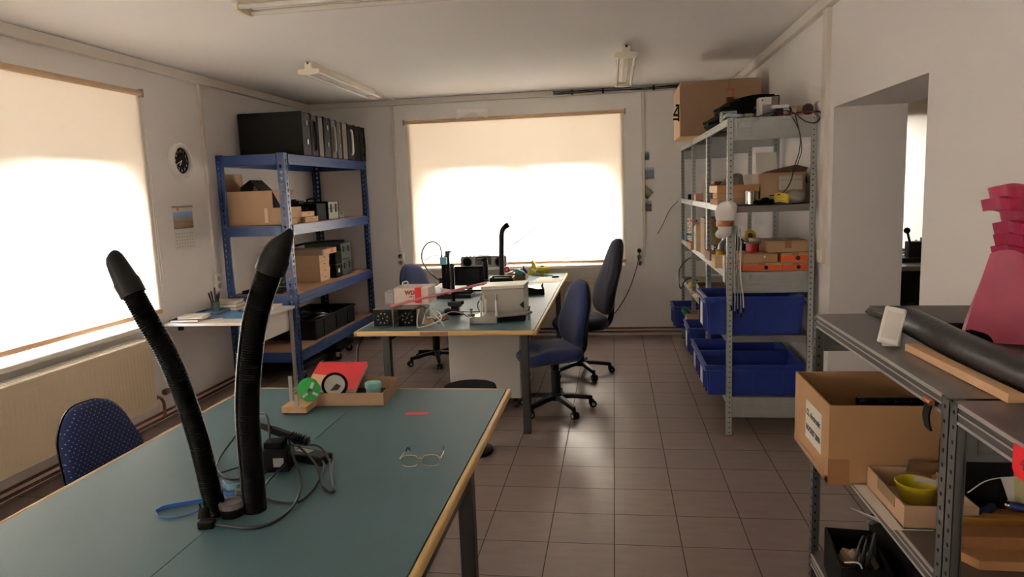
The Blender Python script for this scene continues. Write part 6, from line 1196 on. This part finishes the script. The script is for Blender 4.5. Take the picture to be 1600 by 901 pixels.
t = thing('ribbed_conduit', 'black ribbed conduit sticking up along the edge of the large carton', 'conduit', (.70, 2.13, .952)); P = [Vector((.0 + .22 * i / 90, .0 + .0 * i, .0)) for i in range(91)]; B().tube(P, [.012 * (1, .96, .82)[i % 3] for i in range(91)], 14).build('conduit_tube', HOSE, t); B().cyl((.22, 0, 0), (.255, 0, .004), .016, n=14).build('end_fitting', BLACK, t)
t = thing('black_strap_hook', 'black strap with a copper end hanging by the post on the large carton', 'strap', (.735, 1.645, 1.088)); t.location = (.692, 1.642, 1.100); b = B(); b.sheet(lambda u, v: (-.004 - .006 * sin(pi * v), -.020 + .030 * u - .004 * v, .0 - .060 * v), 4, 8, .004); b.build('strap_web', BLACKM, t); B().cyl((-.005, -.026, .005), (-.005, .012, .006), .006, n=12).build('copper_end', mat('copper_end', (170, 104, 66), .35, .6), t)
t = thing('parts_tray', 'shallow cardboard tray with a yellow bowl in front of the large carton', 'tray', (.795, 1.925, ZM + .0015), .0); b = B(); hbox(b, -.085, -.13, 0, .088, .13, .062, .004); b.build('tray_body', CARD, t, smooth=0); B().box(-.0865, -.07, .03, -.0845, .05, .064).build('torn_edge', CARDB, t)
t = thing('yellow_bowl', 'yellow plastic bowl in the cardboard tray on the low shelving', 'bowl', (.800, 1.955, ZM + .006)); B().lathe([(.036, 0), (.039, .004), (.050, .048), (.053, .053), (.050, .055), (.046, .049), (.036, .008), (.0005, .008)], n=36).build('bowl_wall', mat('lemon_plastic', (206, 186, 40), .35), t); B().ball((.015, .01, .016), .018, 10, 0, (1.3, 1, .6)).ball((-.015, -.01, .014), .015, 10).build('bowl_content', mat('olive_bits', (120, 104, 40), .6), t)
tag(B().prism([(.026 * cos(2 * pi * i / 24), .026 * sin(2 * pi * i / 24)) for i in range(24)], 0, .001).box(-.075, -.010, .0, .0, .010, .001).build('price_label', PAPER, loc=(.862, 1.925, ZM + .066), rot=(.30, .12, -.25)), 'round white paper label with a strip lying over the yellow bowl', 'label')
tag(B().ball((0, 0, .02), .022, 14, 0, (1.3, 1, .8)).box(-.03, -.02, 0, .03, .02, .014).build('red_fitting', mat('dark_red_plastic', (150, 20, 40), .4), loc=(.845, 1.86, ZM + .0065)), 'dark red fitting in the corner of the cardboard tray beside the bowl', 'fitting')
tag(B().sheet(lambda u, v: (-.05 + .10 * u, .004 * sin(8 * u), .05 * v), 10, 3, .0015).build('bubble_strip', mat('brown_bubble', (130, 98, 72), .3, bump=.6, bscale=60), loc=(.855, 2.03, ZM + .055), rot=(.5, 0, -.1)), 'strip of brown bubble film standing at the back of the cardboard tray', 'packing film')
tag(B().box(-.05, -.14, 0, .05, .14, .001).build('paper_sheet', PAPER, loc=(.727, 1.93, ZM + .0012), rot=(0, 0, .02)), 'white paper sheet sticking out under the cardboard tray on the low shelving', 'paper')
t = thing('black_box', 'black box with torn white labels behind the near post of the low shelving', 'box', (1.045, 1.96, ZM)); B().box(-.155, -.07, 0, .16, .08, .155).build('box_body', BLACKM, t, bevel=.003); B().prism([(-.07, .105), (-.035, .108), (-.03, .03), (-.045, .035), (-.055, .065)], -.0725, -.0705, 'y').build('torn_label', PAPER, t); B().prism([(-.04, .115), (.012, .108), (.005, .028), (-.032, .03)], -.0735, -.0715, 'y').build('cream_label', mat('cream_label', (206, 200, 150), .8), t); B().tube(cr([(-.15, -.08, .065), (-.10, -.078, .100), (-.02, -.080, .112), (.13, -.080, .120)], 6), .0014, 6).build('white_cord', WPLAST, t)
t = thing('wooden_board', 'plywood board with a routed step lying at the front of the low shelving', 'board', (.92, 1.655, ZM)); B().prism([(-.155, .065), (-.155, .02), (-.12, -.045), (.30, -.045), (.30, .065)], 0, .022).build('lower_board', WOOD, t, bevel=.001); B().box(-.150, .010, .0225, .30, .068, .052).build('upper_batten', mat('ply_dark', (150, 104, 66), .55, var=.14, scale=10, stretch=(6, 1, 1)), t, bevel=.001)
tag(B().prism([(-.15, -.06), (.25, -.06), (.25, .06), (-.15, .06)], 0, .022).build('wooden_board', mat('ply_dark', (150, 104, 66), .55), bevel=.001, loc=(.99, 1.792, ZM)), 'plain wooden board under the long wooden strips on the low shelving', 'board')
tag(B().box(-.20, -.016, 0, .22, .016, .020).build('wooden_strip', mat('yellow_strip', (172, 122, 52), .5, var=.12, scale=8), bevel=.001, loc=(1.02, 1.785, ZM + .0225), rot=(0, 0, -.10)), 'front one of the two yellow-brown wooden strips on the low shelving', 'wooden strip', 'wooden strips on the low shelving')
tag(B().box(-.20, -.016, 0, .22, .016, .020).build('wooden_strip', mat('yellow_strip', (172, 122, 52), .5), bevel=.001, loc=(1.04, 1.865, ZM + .0005), rot=(0, 0, -.12)), 'back one of the two yellow-brown wooden strips, below the black box', 'wooden strip', 'wooden strips on the low shelving')
for k, (x, y, z, a) in enumerate(((.915, 1.835, ZM + .034, .75), (1.02, 1.80, ZM + .056, -.55))):
    t = thing('gripped_tool', ('blue-handled rod with a shiny end cap lying by the near post', 'blue-handled tool lying across the wooden strips')[k], 'tool', (x, y, z), a); NB = mat('navy_handle', (24, 34, 84), .35); B().lathe([(.010, -.06), (.011, -.05), (.011, .045), (.0005, .045)], n=16, axis='x').build('handle', NB, t); b = B(); b.lathe([(.0105, -.066), (.011, -.062), (.011, -.058)], n=16, axis='x').ball((-.066, 0, 0), .0045, 10); b.build('end_cap', CHROME, t)
tag(B().cyl((0, 0, .008), (.05, .01, .008), .009, .006).ball((-.006, 0, .009), .009, 10).cyl((.05, .01, .008), (.11, .02, .006), .003).build('red_screwdriver', RED, loc=(1.09, 1.90, ZM + .022), rot=(0, 0, -.2)), 'small red-handled tool lying below the black box on the low shelving', 'tool')
# bottom level (z .236)
ZG = .2365
t = thing('parts_bin', 'open black bin of cables and parts on the bottom of the low shelving', 'bin', (.782, 2.33, ZG), -.1); b = B(); hbox(b, -.075, -.13, 0, .075, .15, .145, .006); b.build('bin_body', BLACKM, t); B().tube(cr([(-.06, -.10, .15), (-.02, -.12, .16), (.0, -.10, .10), (.02, -.08, .06)], 6), .0025, 6).build('white_lead', WPLAST, t)
for k in range(3): B().tube(cr([(-.04 + .02 * k, -.08, .08), (.0 + .02 * k, -.04, .19 + .01 * k), (.03 + .012 * k, .02, .17), (.045 + .006 * k, -.02, .08)], 7), .007, 7).build('black_lead', RUBBER, t)
b = B()
for k in range(5): b.obox((-.045 + .02 * k, -.02 + .02 * (k % 2), .11 + .01 * (k % 3)), (.035, .05, .02), (.3 * k, .4, .5 * k))
b.build('loose_parts', mat('beige_parts', (150, 128, 96), .5), t)
t = thing('black_device', 'black device with a white diagram label under the middle shelf', 'device', (1.005, 2.40, ZG)); B().obox((0, 0, .10), (.22, .26, .18), (0, .0, .15)).build('housing', BLACKM, t, bevel=.006); B().obox((-.155, .0, .225), (.09, .12, .003), (-.2, .55, .25)).build('white_label', PAPER, t); b = B()
for k in range(4): b.obox((-.175 + .012 * k, -.03 + .02 * k, .222 - .007 * k), (.018, .014, .005), (-.2, .55, .25))
b.build('diagram', GPLAST, t)
t = thing('spray_bottle', 'brown bottle with a white band lying on the bottom of the low shelving', 'bottle', (.96, 2.05, ZG + .05), .9); B().lathe([(.0005, -.10), (.042, -.10), (.046, -.09), (.046, .03), (.030, .06), (.014, .075), (.014, .10), (.0005, .10)], n=26, axis='x').build('bottle_body', mat('amber_brown', (110, 56, 30), .25), t); B().lathe([(.0468, -.05), (.0468, .0)], n=26, axis='x').build('white_band', PAPER, t); B().lathe([(.018, .10), (.018, .125), (.0005, .125)], n=18, axis='x').build('cap', BLACK, t)

# ------------------------------------------------------------------ the next room, seen through the doorway
t = thing('lever_press', 'dark hand press with a ball-ended lever in the next room, seen through the doorway', 'press', (2.645, 6.75, .0)); MD = mat('machine_dark', (34, 32, 31), .5, .2)
B().box(-.30, -.30, 0, -.26, .30, .80).box(.26, -.30, 0, .30, .30, .80).box(-.30, -.02, .10, .30, .02, .14).build('stand_leg', MD, t); B().box(-.34, -.34, .80, .34, .34, .84).build('table_plate', STEEL, t, bevel=.003); b = B(); b.box(-.10, -.06, .84, .20, .14, .88).box(-.02, .02, .88, .12, .12, 1.02); b.box(-.25, -.28, .02, .25, .28, .79); b.build('press_frame', MD, t, bevel=.005); b = B(); b.cyl((-.0, -.02, .90), (-.055, -.02, 1.115), .011, n=12); b.build('lever', MD, t); B().ball((-.058, -.02, 1.125), .028, 16).build('ball_knob', BLACK, t); b = B(); b.cyl((.07, 0, 1.02), (.07, 0, 1.06), .008, n=10).cyl((.03, 0, 1.02), (.03, 0, 1.04), .006, n=10); b.build('adjusting_screw', STEEL, t)
b = B(); b.box(-.18, -.33, .30, .16, .20, .34).box(-.10, -.32, .52, .05, .0, .66); b.build('lower_shelf', MD, t)
swivel_chair('black swivel chair in the next room in front of the press', (2.55, 5.95, 0), radians(80), BLACKM, .48, .48, .42, .34, .05, -.235, .02)
